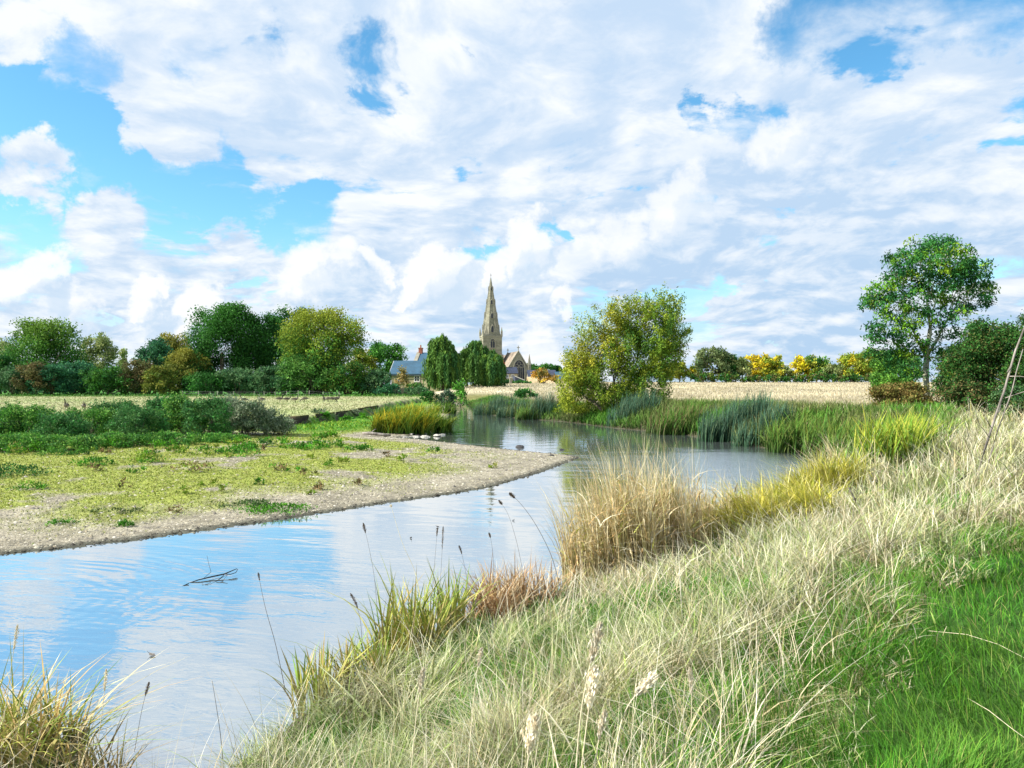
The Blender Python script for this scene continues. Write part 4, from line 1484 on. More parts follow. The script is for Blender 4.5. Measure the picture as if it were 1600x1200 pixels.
def big_tree():
    Y = 64.0
    bx = xat(958, Y)
    zb = gz(bx, Y)
    e = empty('waterside_tree', (bx, Y, zb), 0, 'large yellow green willow tree leaning over the water in the middle', 'tree')
    s = Y / F
    # lobes in photograph pixels: (px, py, rx, rz, colour weight, density)
    LB = [(1020, 520, 44, 52, 0, 1.0), (1035, 488, 28, 28, 0, .7), (985, 500, 36, 32, 1, .75), (955, 505, 26, 26, 2, .8), (1000, 560, 60, 40, 0, 1.2), (930, 555, 38, 34, 2, .9), (905, 590, 26, 34, 1, 1.0),
          (950, 600, 52, 36, 0, 1.3), (1015, 605, 36, 36, 0, 1.2), (900, 630, 26, 22, 1, 1.1), (960, 632, 40, 22, 0, 1.2), (920, 520, 20, 26, 1, .35), (915, 575, 30, 30, 2, .9), (1045, 540, 24, 30, 0, .6), (975, 535, 36, 30, 1, .8), (890, 612, 16, 30, 1, .9)]
    KB = 1.4
    CS = {0: [(.10, .18, .02), (.14, .22, .022), (.19, .24, .025), (.05, .12, .02)], 1: [(.22, .27, .025), (.16, .22, .022), (.28, .30, .03)], 2: [(.29, .28, .03), (.22, .25, .03), (.17, .21, .02)]}
    PP, CC = [], []
    tg = []
    for (px, py, rx, rz, ci, dn) in LB:
        cy = rng.uniform(-1.2, 1.2)
        cx, cz = xat(px, Y + cy) - bx, zat(py, Y + cy) - zb
        ax, az = rx * s, rz * s
        ay = ax * .9
        ncl = int(14 + rx * rz / 26 * dn)
        u = sphere_pts(ncl) * (rng.uniform(.35, 1.05, ncl) ** .6)[:, None]
        cl = np.array([cx, cy, cz]) + u * np.array([ax, ay, az])
        tg.append(cl[rng.choice(ncl, min(ncl, 6), replace=False)])
        n = int(rx * rz * (.12 + .95 * dn) * 3.6)
        k = rng.integers(0, ncl, n)
        # leaves sit along short upward shoots
        sh = sphere_pts(ncl)
        sh[:, 2] = np.abs(sh[:, 2]) + .5
        sh[:, :2] += u[:, :2] * .8
        sh /= np.linalg.norm(sh, axis=1)[:, None]
        t = rng.uniform(-.4, 1, n)
        P = cl[k] + sh[k] * (t * .95)[:, None] + rng.standard_normal((n, 3)) * .16
        c = KB * pal(ncl, CS[ci]) * (1 + .15 * rng.standard_normal((ncl, 1)))
        PP.append(P)
        CC.append(c[k] * (1 + .15 * rng.standard_normal((n, 1))))
    # feathery shoots standing out of the outline
    for (px0, py0, px1, py1, n) in ((1020, 500, 1034, 452, 260), (1000, 490, 995, 464, 140), (1050, 500, 1062, 470, 180), (1055, 530, 1074, 512, 200), (1050, 545, 1070, 540, 160), (985, 490, 975, 468, 120), (930, 520, 921, 490, 110), (915, 530, 905, 508, 80),
                                (920, 540, 893, 525, 80), (905, 560, 882, 556, 60), (960, 490, 953, 478, 90), (1030, 480, 1048, 458, 170), (1060, 560, 1072, 552, 100), (888, 630, 872, 640, 120)):
        for k in range(5):
            a = np.array([(px0 - 958) * s, rng.uniform(-1, 1), zat(py0, Y) - zb])
            b = np.array([(px1 - 958) * s, rng.uniform(-1.2, 1.2), zat(py1, Y) - zb]) + rng.standard_normal(3) * .35
            m_ = n // 3
            t = rng.uniform(0, 1, m_)
            P = a + (b - a) * t[:, None] + rng.standard_normal((m_, 3)) * (.16 * (1.2 - t))[:, None]
            PP.append(P)
            CC.append(KB * pal(m_, CS[1] + CS[0]) * (1 + .15 * rng.standard_normal((m_, 1))))
            if k == 0:
                tg.append(b[None])
    P = np.concatenate(PP)
    C = np.clip(np.concatenate(CC), .006, .8)
    P[:, 2] = np.maximum(P[:, 2], .05)
    V, q, t_, C4 = leaves(P, .20, C, .36, .35)
    build('crown', V, [q], C4, M['leaf'], e)
    T = np.concatenate(tg)
    pb = PB()
    for grp, ox in ((T[:, 0] < -1.6, -.9), ((T[:, 0] >= -1.6) & (T[:, 0] < 1.5), .2), (T[:, 0] >= 1.5, .9)):
        skeleton((ox * .6, 0, -.2), T[grp], .17, pb, .3, .014)
    pb.build('trunk', M['bark'], e, True)


def ash_tree():
    Y = 46.0
    bx = xat(1447, Y)
    zb = gz(bx, Y)
    e = empty('ash_tree', (bx, Y, zb), 0, 'tall single ash tree with pale trunk and open green crown at the right', 'tree')
    s = Y / F
    LB = [(1455, 395, 40, 24, 1.1), (1420, 410, 34, 24, 1), (1490, 405, 36, 24, 1), (1500, 430, 34, 26, .9), (1530, 440, 20, 24, .7), (1465, 440, 40, 26, 1.1), (1410, 440, 26, 24, .7), (1378, 460, 26, 24, .9), (1365, 478, 20, 20, .7),
          (1400, 480, 30, 22, .8), (1430, 470, 26, 24, .7), (1440, 500, 30, 18, .7), (1480, 460, 24, 22, .9), (1525, 470, 28, 22, .9), (1540, 455, 14, 16, .6), (1505, 490, 26, 16, .5), (1400, 510, 34, 16, .8), (1375, 525, 22, 16, .8), (1365, 510, 12, 8, .6),
          (1420, 535, 32, 18, .9), (1480, 520, 26, 16, .5), (1500, 545, 30, 14, .6), (1455, 545, 26, 16, .6), (1475, 380, 24, 14, .8), (1440, 385, 22, 14, .8), (1540, 420, 12, 14, .5), (1390, 430, 14, 16, .5), (1516, 412, 16, 12, .7), (1400, 562, 30, 18, .9), (1372, 550, 18, 14, .8), (1500, 570, 28, 16, .8), (1530, 510, 22, 16, .7), (1430, 575, 22, 14, .7), (1520, 548, 20, 14, .6)]
    PP, CC, tg = [], [], []
    dk = [(.03, .13, .04), (.04, .17, .04), (.06, .21, .04)]
    lt = [(.18, .36, .025), (.13, .31, .025), (.24, .38, .03)]
    for i, (px, py, rx, rz, dn) in enumerate(LB):
        cy = rng.uniform(-1.6, 1.6)
        cx, cz = xat(px, Y + cy) - bx, zat(py, Y + cy) - zb
        ncl = int(7 + rx * rz / 42 * dn)
        u = sphere_pts(ncl) * (rng.uniform(.3, 1.05, ncl) ** .6)[:, None]
        cl = np.array([cx, cy, cz]) + u * np.array([rx * s, rx * s * .8, rz * s])
        tg.append(cl[rng.choice(ncl, min(ncl, 5), replace=False)])
        n = int(rx * rz * (.2 + .9 * dn) * 1.45) + 50
        k = rng.integers(0, ncl, n)
        # pinnate sprays: leaflets along drooping stalks
        az = rng.uniform(0, 2 * math.pi, ncl)
        st = np.stack([np.cos(az), np.sin(az), rng.uniform(-.5, .35, ncl)], 1)
        t = rng.uniform(-.5, .5, n)
        P = cl[k] + st[k] * (t * .62)[:, None] + rng.standard_normal((n, 3)) * .125
        cp = pal(ncl, dk)
        bright = (rng.random(ncl) < (.5 if i in (2, 9, 12, 14, 7, 19) else .14))
        cp = np.where(bright[:, None], pal(ncl, lt), cp) * (1 + .15 * rng.standard_normal((ncl, 1)))
        PP.append(P)
        CC.append(cp[k] * (1 + .15 * rng.standard_normal((n, 1))))
    P = np.concatenate(PP)
    C = np.clip(np.concatenate(CC), .006, .8)
    V, q, t_, C4 = leaves(P, .19, C, .42, .0, .25)
    build('crown', V, [q], C4, M['leaf'], e)
    T = np.concatenate(tg)
    pb = PB()
    zf = zat(560, Y) - zb
    pb.tube([(0, 0, -.3), (.02, 0, zf * .35), (-.03, 0, zf * .7), (.03, 0, zf)], [.21, .185, .17, .16], 9)
    top = np.array([.03, 0, zf - .05])
    lo = T[:, 2] < zf + 1.6
    for grp, oz in ((lo, 0), (~lo & (T[:, 0] < -.8), .05), (~lo & (T[:, 0] > 1.2), .05)):
        if grp.any():
            skeleton(top + np.array([0, 0, oz]), T[grp], .09, pb, .30, .012, .05)
    mid = ~lo & (T[:, 0] >= -.8) & (T[:, 0] <= 1.2)
    skeleton(top, T[mid], .14, pb, .34, .012, .04)
    pb.build('trunk', M['palebark'], e, True)


big_tree()
ash_tree()

# shrubs round the foot of the ash and the dark thicket at the right edge
HW = [(.03, .10, .02), (.045, .14, .025), (.025, .075, .02), (.09, .10, .03)]
tree('field_shrub', 1398, 60, 640, 552, 74, [(.08, .2, .03), (.12, .26, .035), (.05, .15, .025)], 'light green shrub left of the ash trunk', 'shrub', None, trunk_frac=.05, leafk=2.4, dens=1.0)
tree('field_shrub', 1408, 44.5, 655, 603, 112, [(.19, .15, .045), (.14, .14, .035), (.24, .17, .06), (.10, .12, .03)], 'olive brown thorn shrub spreading in front of the ash trunk', 'shrub', None, trunk_frac=.02, leafk=2.2, dens=1.2, twig=.12, lobes_n=11)
tree('field_shrub', 1505, 50, 650, 540, 84, HW, 'dark green hawthorn just right of the ash trunk', 'shrub', 'hawthorns at the right edge', trunk_frac=.04, leafk=2.3, dens=1.3, lobes_n=10)
tree('field_shrub', 1550, 43, 650, 508, 130, HW, 'tall dark hawthorn thicket behind the leaning dead branch', 'shrub', 'hawthorns at the right edge', trunk_frac=.03, leafk=2.3, dens=1.3, lobes_n=13, twig=.06)
tree('field_shrub', 1640, 40, 650, 488, 120, HW, 'tallest dark hawthorn cut by the right edge of the picture', 'shrub', 'hawthorns at the right edge', trunk_frac=.03, leafk=2.3, dens=1.2, lobes_n=12, twig=.06)
tree('field_shrub', 1512, 42, 655, 600, 84, BRN + HW, 'rusty brown bramble bush in front of the hawthorns', 'shrub', None, trunk_frac=.02, leafk=2.2, dens=1.1, twig=.08)
tree('field_shrub', 1588, 36, 655, 606, 90, HW + GREY, 'low dark bramble bush behind the leaning dead branch', 'shrub', None, trunk_frac=.02, leafk=2.2, dens=1.1, twig=.08)

# ------------------------------------------------------------------ scrub along the left bank
SB = [(.035, .11, .035), (.055, .14, .045), (.08, .17, .05), (.03, .13, .025)]
SG = [(.045, .15, .02), (.07, .2, .025), (.04, .12, .03)]
SP = [(.16, .2, .13), (.11, .16, .09), (.07, .12, .06), (.2, .23, .15)]
GS = 'scrub bushes along the edge of the raised meadow'
scr = [(-90, 35, 715, 648, 120, 1, 'green scrub bush reaching in from beyond the left edge of the picture'), (-30, 37, 710, 640, 130, 0, 'dark blue green scrub bush at the very left edge'), (40, 37, 712, 638, 110, 1, 'broad leafy green scrub bush second from the left edge'),
       (95, 36, 712, 650, 90, 0, 'dark scrub bush below the goose at the far left'), (140, 40, 706, 642, 90, 1, 'green scrub bush just right of the two left geese'), (180, 42, 704, 632, 90, 0, 'dark scrub bush below the slim poplar'),
       (215, 39, 706, 640, 80, 0, 'dark blue green scrub bush below the brown hedge shrub'), (255, 44, 700, 627, 86, 0, 'tall dark scrub bush below the ochre hedge shrub'), (290, 43, 700, 624, 84, 1, 'tallest green scrub bush on the bank'),
       (325, 42, 700, 626, 80, 0, 'tall dark scrub bush below the tallest dark tree'), (350, 45, 694, 624, 76, 2, 'tallest silvery scrub bush, left one of four'), (385, 44, 694, 630, 74, 2, 'silvery scrub bush in front of the leftmost standing geese'),
       (415, 45, 690, 642, 60, 2, 'low silvery scrub bush near the right end of the bank scrub'), (440, 46, 688, 655, 44, 2, 'last small silvery scrub bush at the right end of the bank scrub'),
       (30, 33, 725, 682, 120, 1, 'low front scrub bush at the left edge above the dark weed mound'), (110, 33, 722, 684, 100, 1, 'low front scrub bush, second from the left'), (190, 35, 716, 680, 96, 1, 'low front scrub bush above the largest weed clump'),
       (270, 36, 712, 678, 92, 1, 'low front scrub bush above the sparse flowering weeds'), (350, 38, 706, 680, 76, 1, 'low front scrub bush below the silvery ones')]
SB, SG, SP = [[tuple(v * 1.15 for v in c) for c in L_] for L_ in (SB, SG + [(.14, .26, .05)], SP)]
for (px, Y, by, ty, w, k, lab) in scr:
    tree('scrub_bush', px, Y, by, ty, w, (SB, SG, SP)[k], lab, 'bush', GS, trunk_frac=.01, lobes_n=11, dens=1.0, leafk=2.1, twig=.20, clump=.09, aspect=.5)


# ------------------------------------------------------------------ clumps of blades standing as plants of their own
def blade_clump(name, cx, cy, rx, ry, n, h, w, cols0, cols1, label, cat, group=None, lean=.12, bend=.25, S=4, wind=None, hv=.25, zoff=None, wts=None, jit=.12, edge=.5, leafy=0, leafcols=None):
    e = empty(name, (cx, cy, max(0.0, gz(cx, cy))), 0, label, cat, group)
    a = rng.uniform(0, 2 * math.pi, n)
    r_ = np.sqrt(rng.uniform(0, 1, n))
    # gather in tussocks
    k = max(3, n // 40)
    ta = rng.uniform(0, 2 * math.pi, k)
    tr = np.sqrt(rng.uniform(0, 1, k))
    i = rng.integers(0, k, n)
    X = np.where(rng.random(n) < .75, np.cos(ta)[i] * tr[i] + rng.normal(0, .07, n), np.cos(a) * r_) * rx
    Y = np.where(rng.random(n) < .75, np.sin(ta)[i] * tr[i] + rng.normal(0, .07, n), np.sin(a) * r_) * ry
    gx, gy = X + cx, Y + cy
    Zg = np.maximum(ground(gx, gy), -.08) - e.location.z
    rad = np.clip(np.hypot(X / rx, Y / ry), 0, 1.3)
    hh = h * (1 - edge * .5 * rad ** 2) * (1 + hv * rng.standard_normal(n) * .6)
    hh = np.clip(hh, h * .3, h * 1.35)
    yaw = rng.uniform(0, 2 * math.pi, n)
    if wind is not None:
        yaw = np.where(rng.random(n) < .6, wind + rng.normal(0, .6, n), yaw)
    ln = np.abs(rng.normal(0, lean, n))
    bd = np.abs(rng.normal(bend, bend * .7, n))
    ci = rng.integers(0, len(cols0), n)
    c0 = np.array(cols0)[ci]
    c1 = pal(n, cols1, wts)
    P = np.stack([X, Y, Zg], 1)
    V, q, t, C = blades(P, hh, w * rng.uniform(.6, 1.3, n), yaw, ln, bd, S, c0, c1, jit)
    build('blades', V, [q, t], C, M['grass'], e)
    if leafy:
        m_ = leafy
        i = rng.integers(0, n, m_)
        up_ = rng.uniform(.1, .62, m_) * hh[i]
        P2 = P[i] + np.stack([rng.normal(0, .05, m_), rng.normal(0, .05, m_), up_], 1)
        cl = pal(m_, leafcols)
        V, q, t, C = blades(P2, rng.uniform(.16, .42, m_), w * 1.7 * rng.uniform(.6, 1.4, m_), rng.uniform(0, 6.3, m_), np.abs(rng.normal(.5, .3, m_)), np.abs(rng.normal(1.0, .4, m_)), 4, cl * .85, cl, .14)
        build('leaves', V, [q, t], C, M['grass'], e)
    return e


IR0 = [(.06, .15, .018), (.09, .19, .025)]
IRY = [(.70, .52, .03), (.40, .42, .04), (.22, .34, .035), (.16, .30, .03)]
BU0 = [(.02, .06, .03), (.03, .08, .035)]
BU1 = [(.06, .15, .10), (.09, .19, .12), (.05, .13, .07), (.14, .2, .10)]
RG0 = [(.025, .07, .012), (.035, .06, .015)]
RG1 = [(.09, .23, .025), (.13, .27, .03), (.20, .25, .04)]
# left: iris bed
for (px, py, rx, ry, n, h, cols, lab) in ((640, 676, 1.5, .9, 900, 1.75, IRY, 'yellowing iris bed right behind the stones'), (602, 676, 1.0, .8, 420, 1.55, IRY[:3], 'iris clump with the brightest yellow tips, left of the stones'),
                                          (678, 673, 1.1, .8, 620, 1.5, IRY[1:], 'iris clump leaning out over the channel'), (650, 655, 2.2, 1.6, 900, 1.5, IRY, 'yellow green iris bed behind the stones, further back'), (612, 655, 1.6, 1.2, 500, 1.2, RG1, 'green sedge clump below the earth bank'),
                                          (690, 645, 1.5, 1.4, 420, 1.4, RG1 + IRY[2:], 'green iris clump at the bend of the channel')):
    X, Y = at(px, py, .1)
    blade_clump('iris_clump', X, Y, rx, ry, int(n * .85), h, .075, IR0, cols, lab, 'iris', 'iris beds on the left bank', .22, .36, 4, R(-20), .25)
# right bank: bulrushes and reeds
for (px, py, rx, ry, n, h, c0, c1, lab, nme) in (
        (775, 648, 2.2, 1.5, 700, 1.9, BU0, BU1, 'blue green bulrush clump left of the round bush on the far bank', 'bulrush_clump'), (800, 652, 1.6, 1.2, 500, 1.5, BU0, BU1, 'blue green bulrush clump in front of the round bush', 'bulrush_clump'), (850, 655, 1.8, 1.3, 700, 2.1, BU0, BU1[:3] + [(.15, .15, .06)], 'dark bulrush clump touching the left of the big tree', 'bulrush_clump'),
        (822, 655, 1.0, .8, 300, 1.5, RG0, RG1, 'fresh green reed clump between the two bulrush clumps', 'reed_clump'), (993, 667, 1.9, 1.1, 1300, 1.8, BU0, BU1, 'blue green bulrush clump at the right foot of the big tree', 'bulrush_clump'),
        (1062, 678, 2.0, 1.4, 1000, 1.7, RG0, RG1[:2] + [(.22, .16, .07)], 'green and brown reed clump right of the bulrushes', 'reed_clump'), (1150, 689, 2.0, 1.1, 1400, 2.0, BU0, BU1, 'widest blue green bulrush clump on the far bank', 'bulrush_clump'), (1195, 697, 1.4, .8, 700, 1.7, BU0, BU1, 'bulrush clump at the right end of the bulrushes', 'bulrush_clump'),
        (1245, 706, 1.1, .8, 520, 2.0, RG0, RG1, 'tall upright green reed clump in the corner of the pool', 'reed_clump'), (1300, 714, 1.2, .9, 560, 1.9, RG0, RG1, 'tall green reed clump right of the dark gap in the reeds', 'reed_clump'), (1345, 725, 1.1, .9, 480, 1.7, RG0, RG1, 'bright green reed clump behind the yellow iris', 'reed_clump')):
    X, Y = at(px, py, .05)
    blade_clump(nme, X, Y + ry * .6, rx, ry, int(n * .8), h, .042 if nme == 'bulrush_clump' else .062, c0, c1, lab, 'bulrush' if nme == 'bulrush_clump' else 'reed', 'reeds and bulrushes along the far bank', .10, .16 if nme == 'bulrush_clump' else .28, 4, R(20), .38)
IY1 = [(.42, .48, .04), (.30, .42, .04), (.58, .54, .08), (.18, .34, .03)]
for (px, py, rx, ry, n, h, lab) in ((1375, 770, .9, .7, 380, 1.45, 'left part of the broad leaved iris stand below the ash'), (1420, 765, .8, .7, 330, 1.35, 'right part of the broad leaved iris stand below the ash')):
    X, Y = at(px, py, .5)
    blade_clump('iris_clump', X, Y, rx, ry, n, h, .045, IR0, IY1, lab, 'iris', 'iris stand below the ash tree', .2, .3, 4, R(10), .2)
# yellow sedge along the near edge of the pool
SD0 = [(.26, .25, .05), (.20, .25, .04)]
SD1 = [(.72, .62, .10), (.60, .58, .08), (.42, .48, .06), (.76, .68, .28)]
for (px, py, rx, ry, n, h, lab) in ((1165, 845, .62, .6, 650, .85, 'yellow sedge tussock at the left end of the pool edge'), (1225, 825, .65, .6, 650, .85, 'yellow sedge tussock in the middle of the pool edge'), (1290, 800, .7, .6, 620, .85, 'yellow sedge tussock at the right end of the pool edge'), (1250, 850, .7, .6, 500, .7, 'browner sedge tussock in front of the yellow ones')):
    X, Y = at(px, py, .35)
    blade_clump('sedge_tussock', X, Y, rx * 1.2, ry * 1.1, int(n * 1.3), h * 1.2, .028, SD0, SD1, lab, 'sedge', 'sedge tussocks along the near edge of the pool', .3, .5, 4, R(200), .25)
# tan reed bed standing in the water, the most prominent plant of the near bank
TN0 = [(.46, .37, .20), (.36, .34, .13), (.52, .41, .22)]
TN1 = [(.78, .68, .45), (.72, .58, .33), (.85, .79, .60), (.60, .43, .20), (.48, .48, .17)]
for (px, py, rx, ry, n, h, lab) in ((918, 905, .40, .6, 900, 1.5, 'left part of the tan reed bed standing in the river'), (985, 905, .52, .6, 1150, 1.82, 'tallest middle part of the tan reed bed'), (1055, 880, .55, .7, 1150, 1.6, 'right part of the tan reed bed'), (1125, 862, .55, .6, 900, 1.1, 'low right end of the tan reed bed beside the yellow sedge')):
    X, Y = at(px, py, .1)
    blade_clump('reed_bed', X, Y, rx, ry, int(n * .66), h, .013, TN0, TN1, lab, 'reed', 'tan reeds of the near bank', .045, .22, 5, R(160), .5, edge=.25, leafy=int(n * .5), leafcols=[(.70, .53, .26), (.80, .68, .42), (.86, .79, .58), (.56, .37, .16), (.46, .48, .13)])
X, Y = at(1290, 770, .3)
blade_clump('dry_reed', X, Y, .9, .5, 130, 1.25, .014, TN0, TN1[:3], 'thin dry reeds arching over the edge of the pool', 'reed', None, .2, .45, 5, R(170), .2)
X, Y = at(1190, 800, .1)
blade_clump('dry_reed', X, Y, .9, .4, 40, 1.15, .010, TN0, TN1[:3], 'few dry reeds in front of the rippled pool', 'reed', None, .1, .35, 5, R(170), .2)
RD0 = [(.16, .08, .04), (.22, .12, .06)]
RD1 = [(.50, .32, .15), (.64, .48, .26), (.40, .23, .10), (.74, .63, .40)]
X, Y = at(800, 958, .15)
blade_clump('withered_reed', X, Y, .62, .45, 520, .75, .022, RD0, RD1, 'red brown withered reed patch left of the tan reed bed', 'reed', None, .25, .4, 4, None, .25)
X, Y = at(765, 975, .15)
blade_clump('withered_reed', X, Y, .35, .3, 200, .55, .02, RD0, RD1, 'small red brown withered reed patch at the water, nearer the green reeds', 'reed', None, .25, .4, 4, None, .25)
GN1 = [(.30, .42, .05), (.18, .36, .035), (.46, .48, .10), (.60, .46, .18)]
for (px, py, rx, ry, n, h, lab) in ((632, 1045, .32, .28, 210, 1.0, 'tallest green leaved reed clump at the near edge of the water'), (705, 1008, .26, .2, 120, .85, 'thin green reed clump right of the tallest one'), (570, 1075, .28, .2, 130, .62, 'low green reed clump left of the tallest one'), (490, 1110, .18, .16, 90, .72, 'reed clump with yellow stems further left at the water')):
    X, Y = at(px, py, .1)
    blade_clump('young_reed', X, Y, rx, ry, n, h, .032, [(.3, .28, .08), (.4, .3, .12)], GN1, lab, 'reed', 'green reeds at the near edge of the water', .2, .28, 5, None, .25)
X, Y = -3.95, 6.35
blade_clump('bank_sedge', X - .1, Y - .1, .62, .45, 420, .78, .026, [(.42, .31, .13), (.3, .3, .08)], [(.70, .57, .22), (.40, .46, .06), (.80, .71, .44), (.58, .38, .15), (.20, .36, .03)], 'yellow and green sedge clump in the bottom left corner', 'sedge', None, .3, .5, 5, None, .3)
blade_clump('bank_sedge', X + .72, Y - .28, .3, .25, 130, .5, .016, [(.25, .16, .06)], [(.60, .52, .30), (.45, .34, .16), (.30, .34, .05)], 'small dry sedge clump right of the bottom left one', 'sedge', None, .35, .55, 5, None, .3)


# ------------------------------------------------------------------ grass cover of the banks
def scatter(n, r0, r1, t0, t1, power=0.0):
    u = rng.random(n)
    r_ = r0 * (r1 / r0) ** u
    th = np.radians(rng.uniform(t0, t1, n))
    return r_ * np.sin(th), r_ * np.cos(th), r_


def hit(px, py):
    """where the line of sight through a pixel meets the ground"""
    Y = np.geomspace(1.2, 90, 3000)
    x = (px - 800) / F * Y
    z = H + (600 - py) / F * Y
    k = int(np.argmax(z <= ground(x, Y)))
    return x[k], Y[k]


HOLLOWS = [(*hit(px, py), r_) for px, py, r_ in ((1265, 1010, .50), (1340, 1030, .40), (1240, 1070, .35), (750, 1080, .50), (690, 1130, .40), (890, 1060, .40), (830, 1110, .40), (1040, 1120, .45), (1130, 1170, .5), (960, 960, .45), (1390, 920, .6), (600, 1150, .35), (1180, 930, .5), (1500, 800, .6), (520, 1180, .3))]


def green_hollows(x, y):
    v = sstep(fbm(x, y, 0.75, 3, 71), .52, .66)
    for (X, Y, r_) in HOLLOWS:
        v = np.maximum(v, 1.25 * sstep(-np.hypot(x - X, y - Y) + .5 * (fbm(x, y, 2.0, 2, 73) - .5), -r_, -r_ * .45))
    return v


def near_bank_grass():
    # long straw-coloured grass
    N_ = 260000
    x, y, r_ = scatter(N_, 2.4, 46, -44, 48)
    d, ins, left = geo(x, y)
    pin = inside(x, y, PATH)
    ok = ~ins & ~left & (d > .12) & (y > .8) & (d < 40)
    edge = sstep(fbm(x, y, 1.2, 3, 55), .35, .7)
    pd, _ = seg_dist(x, y, PATH)
    ok &= ~(pin & (pd > .25 * edge))
    hol = green_hollows(x, y)
    ok &= rng.random(N_) > hol * .74
    ok &= ~((y > 30) & (d < 3.2) & (rng.random(N_) < .75))
    pxx = 800 + F * x / y
    ok &= ~((pxx > 1090) & (pxx < 1350) & (y > 9.5) & (y < 19) & (d < 2.3) & (rng.random(N_) < .85))
    x, y, r_, d, pd = x[ok], y[ok], r_[ok], d[ok], pd[ok]
    n = len(x)
    # pull towards tussock centres
    ang = fbm(x, y, 1.6, 2, 61) * 4 * math.pi
    x = x + np.cos(ang) * .09
    y = y + np.sin(ang) * .09
    z = ground(x, y)
    big = sstep(fbm(x, y, .5, 3, 63), .35, .65)
    tall = sstep(x - (0.30 * y), -1.0, 3.0) * sstep(y, 9, 14)
    h = (.17 + .24 * big + .34 * tall) * rng.uniform(.4, 1.45, n)
    tus = sstep(fbm(x, y, 2.4, 2, 69), .34, .66)
    h *= .62 + .6 * tus
    h *= 1 - .45 * sstep(pd, .9, .1)
    h *= 1 - .35 * sstep(y, 9.5, 11) * sstep(y, 20, 16) * sstep(d, 2.6, 1.4)
    # bigger growth at the right, in front of the thicket
    yaw = fbm(x, y, 1.1, 2, 65) * 6 * math.pi + rng.normal(0, 1.3, n)
    lean = np.abs(rng.normal(.25, .28, n)) * (1 - .45 * tall)
    bend = np.abs(rng.normal(.62, .45, n)) * (1 - .35 * tall)
    fl = rng.random(n) < .34 * (1 - .7 * tall)
    lean = np.where(fl, rng.uniform(.7, 1.9, n), lean)
    bend = np.where(fl, rng.uniform(.0, .35, n), bend)
    h = np.where(fl, h * .62, h)
    z = z + np.where(fl, rng.uniform(.02, .16, n), 0)
    w = np.maximum(.0045, .00098 * r_) * np.exp(rng.normal(-.1, .45, n))
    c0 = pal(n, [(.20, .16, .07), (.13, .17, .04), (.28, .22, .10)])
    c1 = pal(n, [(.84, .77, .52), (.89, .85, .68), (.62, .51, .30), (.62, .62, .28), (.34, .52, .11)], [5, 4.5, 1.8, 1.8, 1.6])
    gm = sstep(fbm(x, y, .9, 3, 67), .46, .64)[:, None] * .6
    c0 = c0 * (1 - gm) + np.array([.08, .18, .02]) * gm
    c1 = c1 * (1 - gm * .6) + np.array([.30, .46, .08]) * gm * .6
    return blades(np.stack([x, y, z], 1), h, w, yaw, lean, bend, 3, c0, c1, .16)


def green_grass():
    N_ = 270000
    x, y, r_ = scatter(N_, 2.0, 24, -44, 64)
    d, ins, left = geo(x, y)
    pin = inside(x, y, PATH)
    hol = green_hollows(x, y)
    pdd, _ = seg_dist(x, y, PATH)
    ok = ~ins & ~left & (d > .2) & (y > .5)
    ok &= pin | (rng.random(N_) < .13 + .8 * np.exp(-pdd / .35) + .87 * hol)
    x, y, r_, pin, hol = x[ok], y[ok], r_[ok], pin[ok], hol[ok]
    n = len(x)
    z = ground(x, y)
    clump = fbm(x, y, 2.5, 2, 81)
    h = np.where(pin, .06 + .12 * clump, .12 + .16 * clump) * rng.uniform(.6, 1.4, n)
    yaw = fbm(x, y, .9, 2, 83) * 5 * math.pi + rng.normal(0, 1.0, n)
    lean = np.abs(rng.normal(.25, .25, n))
    bend = np.abs(rng.normal(.4, .3, n))
    w = np.maximum(.0035, .00085 * r_) * rng.uniform(.6, 1.4, n)
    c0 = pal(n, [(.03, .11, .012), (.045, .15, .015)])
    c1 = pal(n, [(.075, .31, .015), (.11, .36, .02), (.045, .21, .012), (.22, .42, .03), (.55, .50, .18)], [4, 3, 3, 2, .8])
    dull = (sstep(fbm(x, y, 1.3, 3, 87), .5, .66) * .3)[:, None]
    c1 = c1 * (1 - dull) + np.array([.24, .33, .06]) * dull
    return blades(np.stack([x, y, z], 1), h, w, yaw, lean, bend, 3, c0, c1, .16)


def coarse_grass():
    """broad bleached leaves and taller flowering stems standing out of the straw"""
    parts = []
    for n0, hr, wr, ben, cols in ((9000, (.25, .55), (.006, .012), .8, [(.80, .74, .56), (.70, .62, .40), (.62, .52, .30), (.40, .50, .14)]), (9000, (.45, .85), (.003, .0045), .28, [(.82, .77, .62), (.74, .67, .48), (.60, .50, .32)])):
        x, y, r_ = scatter(n0, 2.4, 30, -44, 40)
        d, ins, left = geo(x, y)
        pin = inside(x, y, PATH)
        pd, _ = seg_dist(x, y, PATH)
        ok = ~ins & ~left & (d > .15) & (y > .8) & ~pin & (pd > .25)
        ok &= fbm(x, y, .9, 3, 101) > rng.uniform(.3, .6, n0)
        x, y, r_ = x[ok], y[ok], r_[ok]
        n = len(x)
        h = rng.uniform(hr[0], hr[1], n)
        w = np.maximum(rng.uniform(wr[0], wr[1], n), .0008 * r_)
        c1 = pal(n, cols)
        parts.append(blades(np.stack([x, y, ground(x, y)], 1), h, w, rng.uniform(0, 6.3, n), np.abs(rng.normal(.3, .3, n)), np.abs(rng.normal(ben, ben * .5, n)), 5, c1 * .7, c1, .12))
    return merge(parts)


V, q, t, C = coarse_grass()
tag(build('coarse_grass', V, [q, t], C, M['grass']), kind='stuff')
V, q, t, C = near_bank_grass()
tag(build('dry_grass', V, [q, t], C, M['grass']), kind='stuff')
V, q, t, C = green_grass()
tag(build('green_grass', V, [q, t], C, M['grass']), kind='stuff')


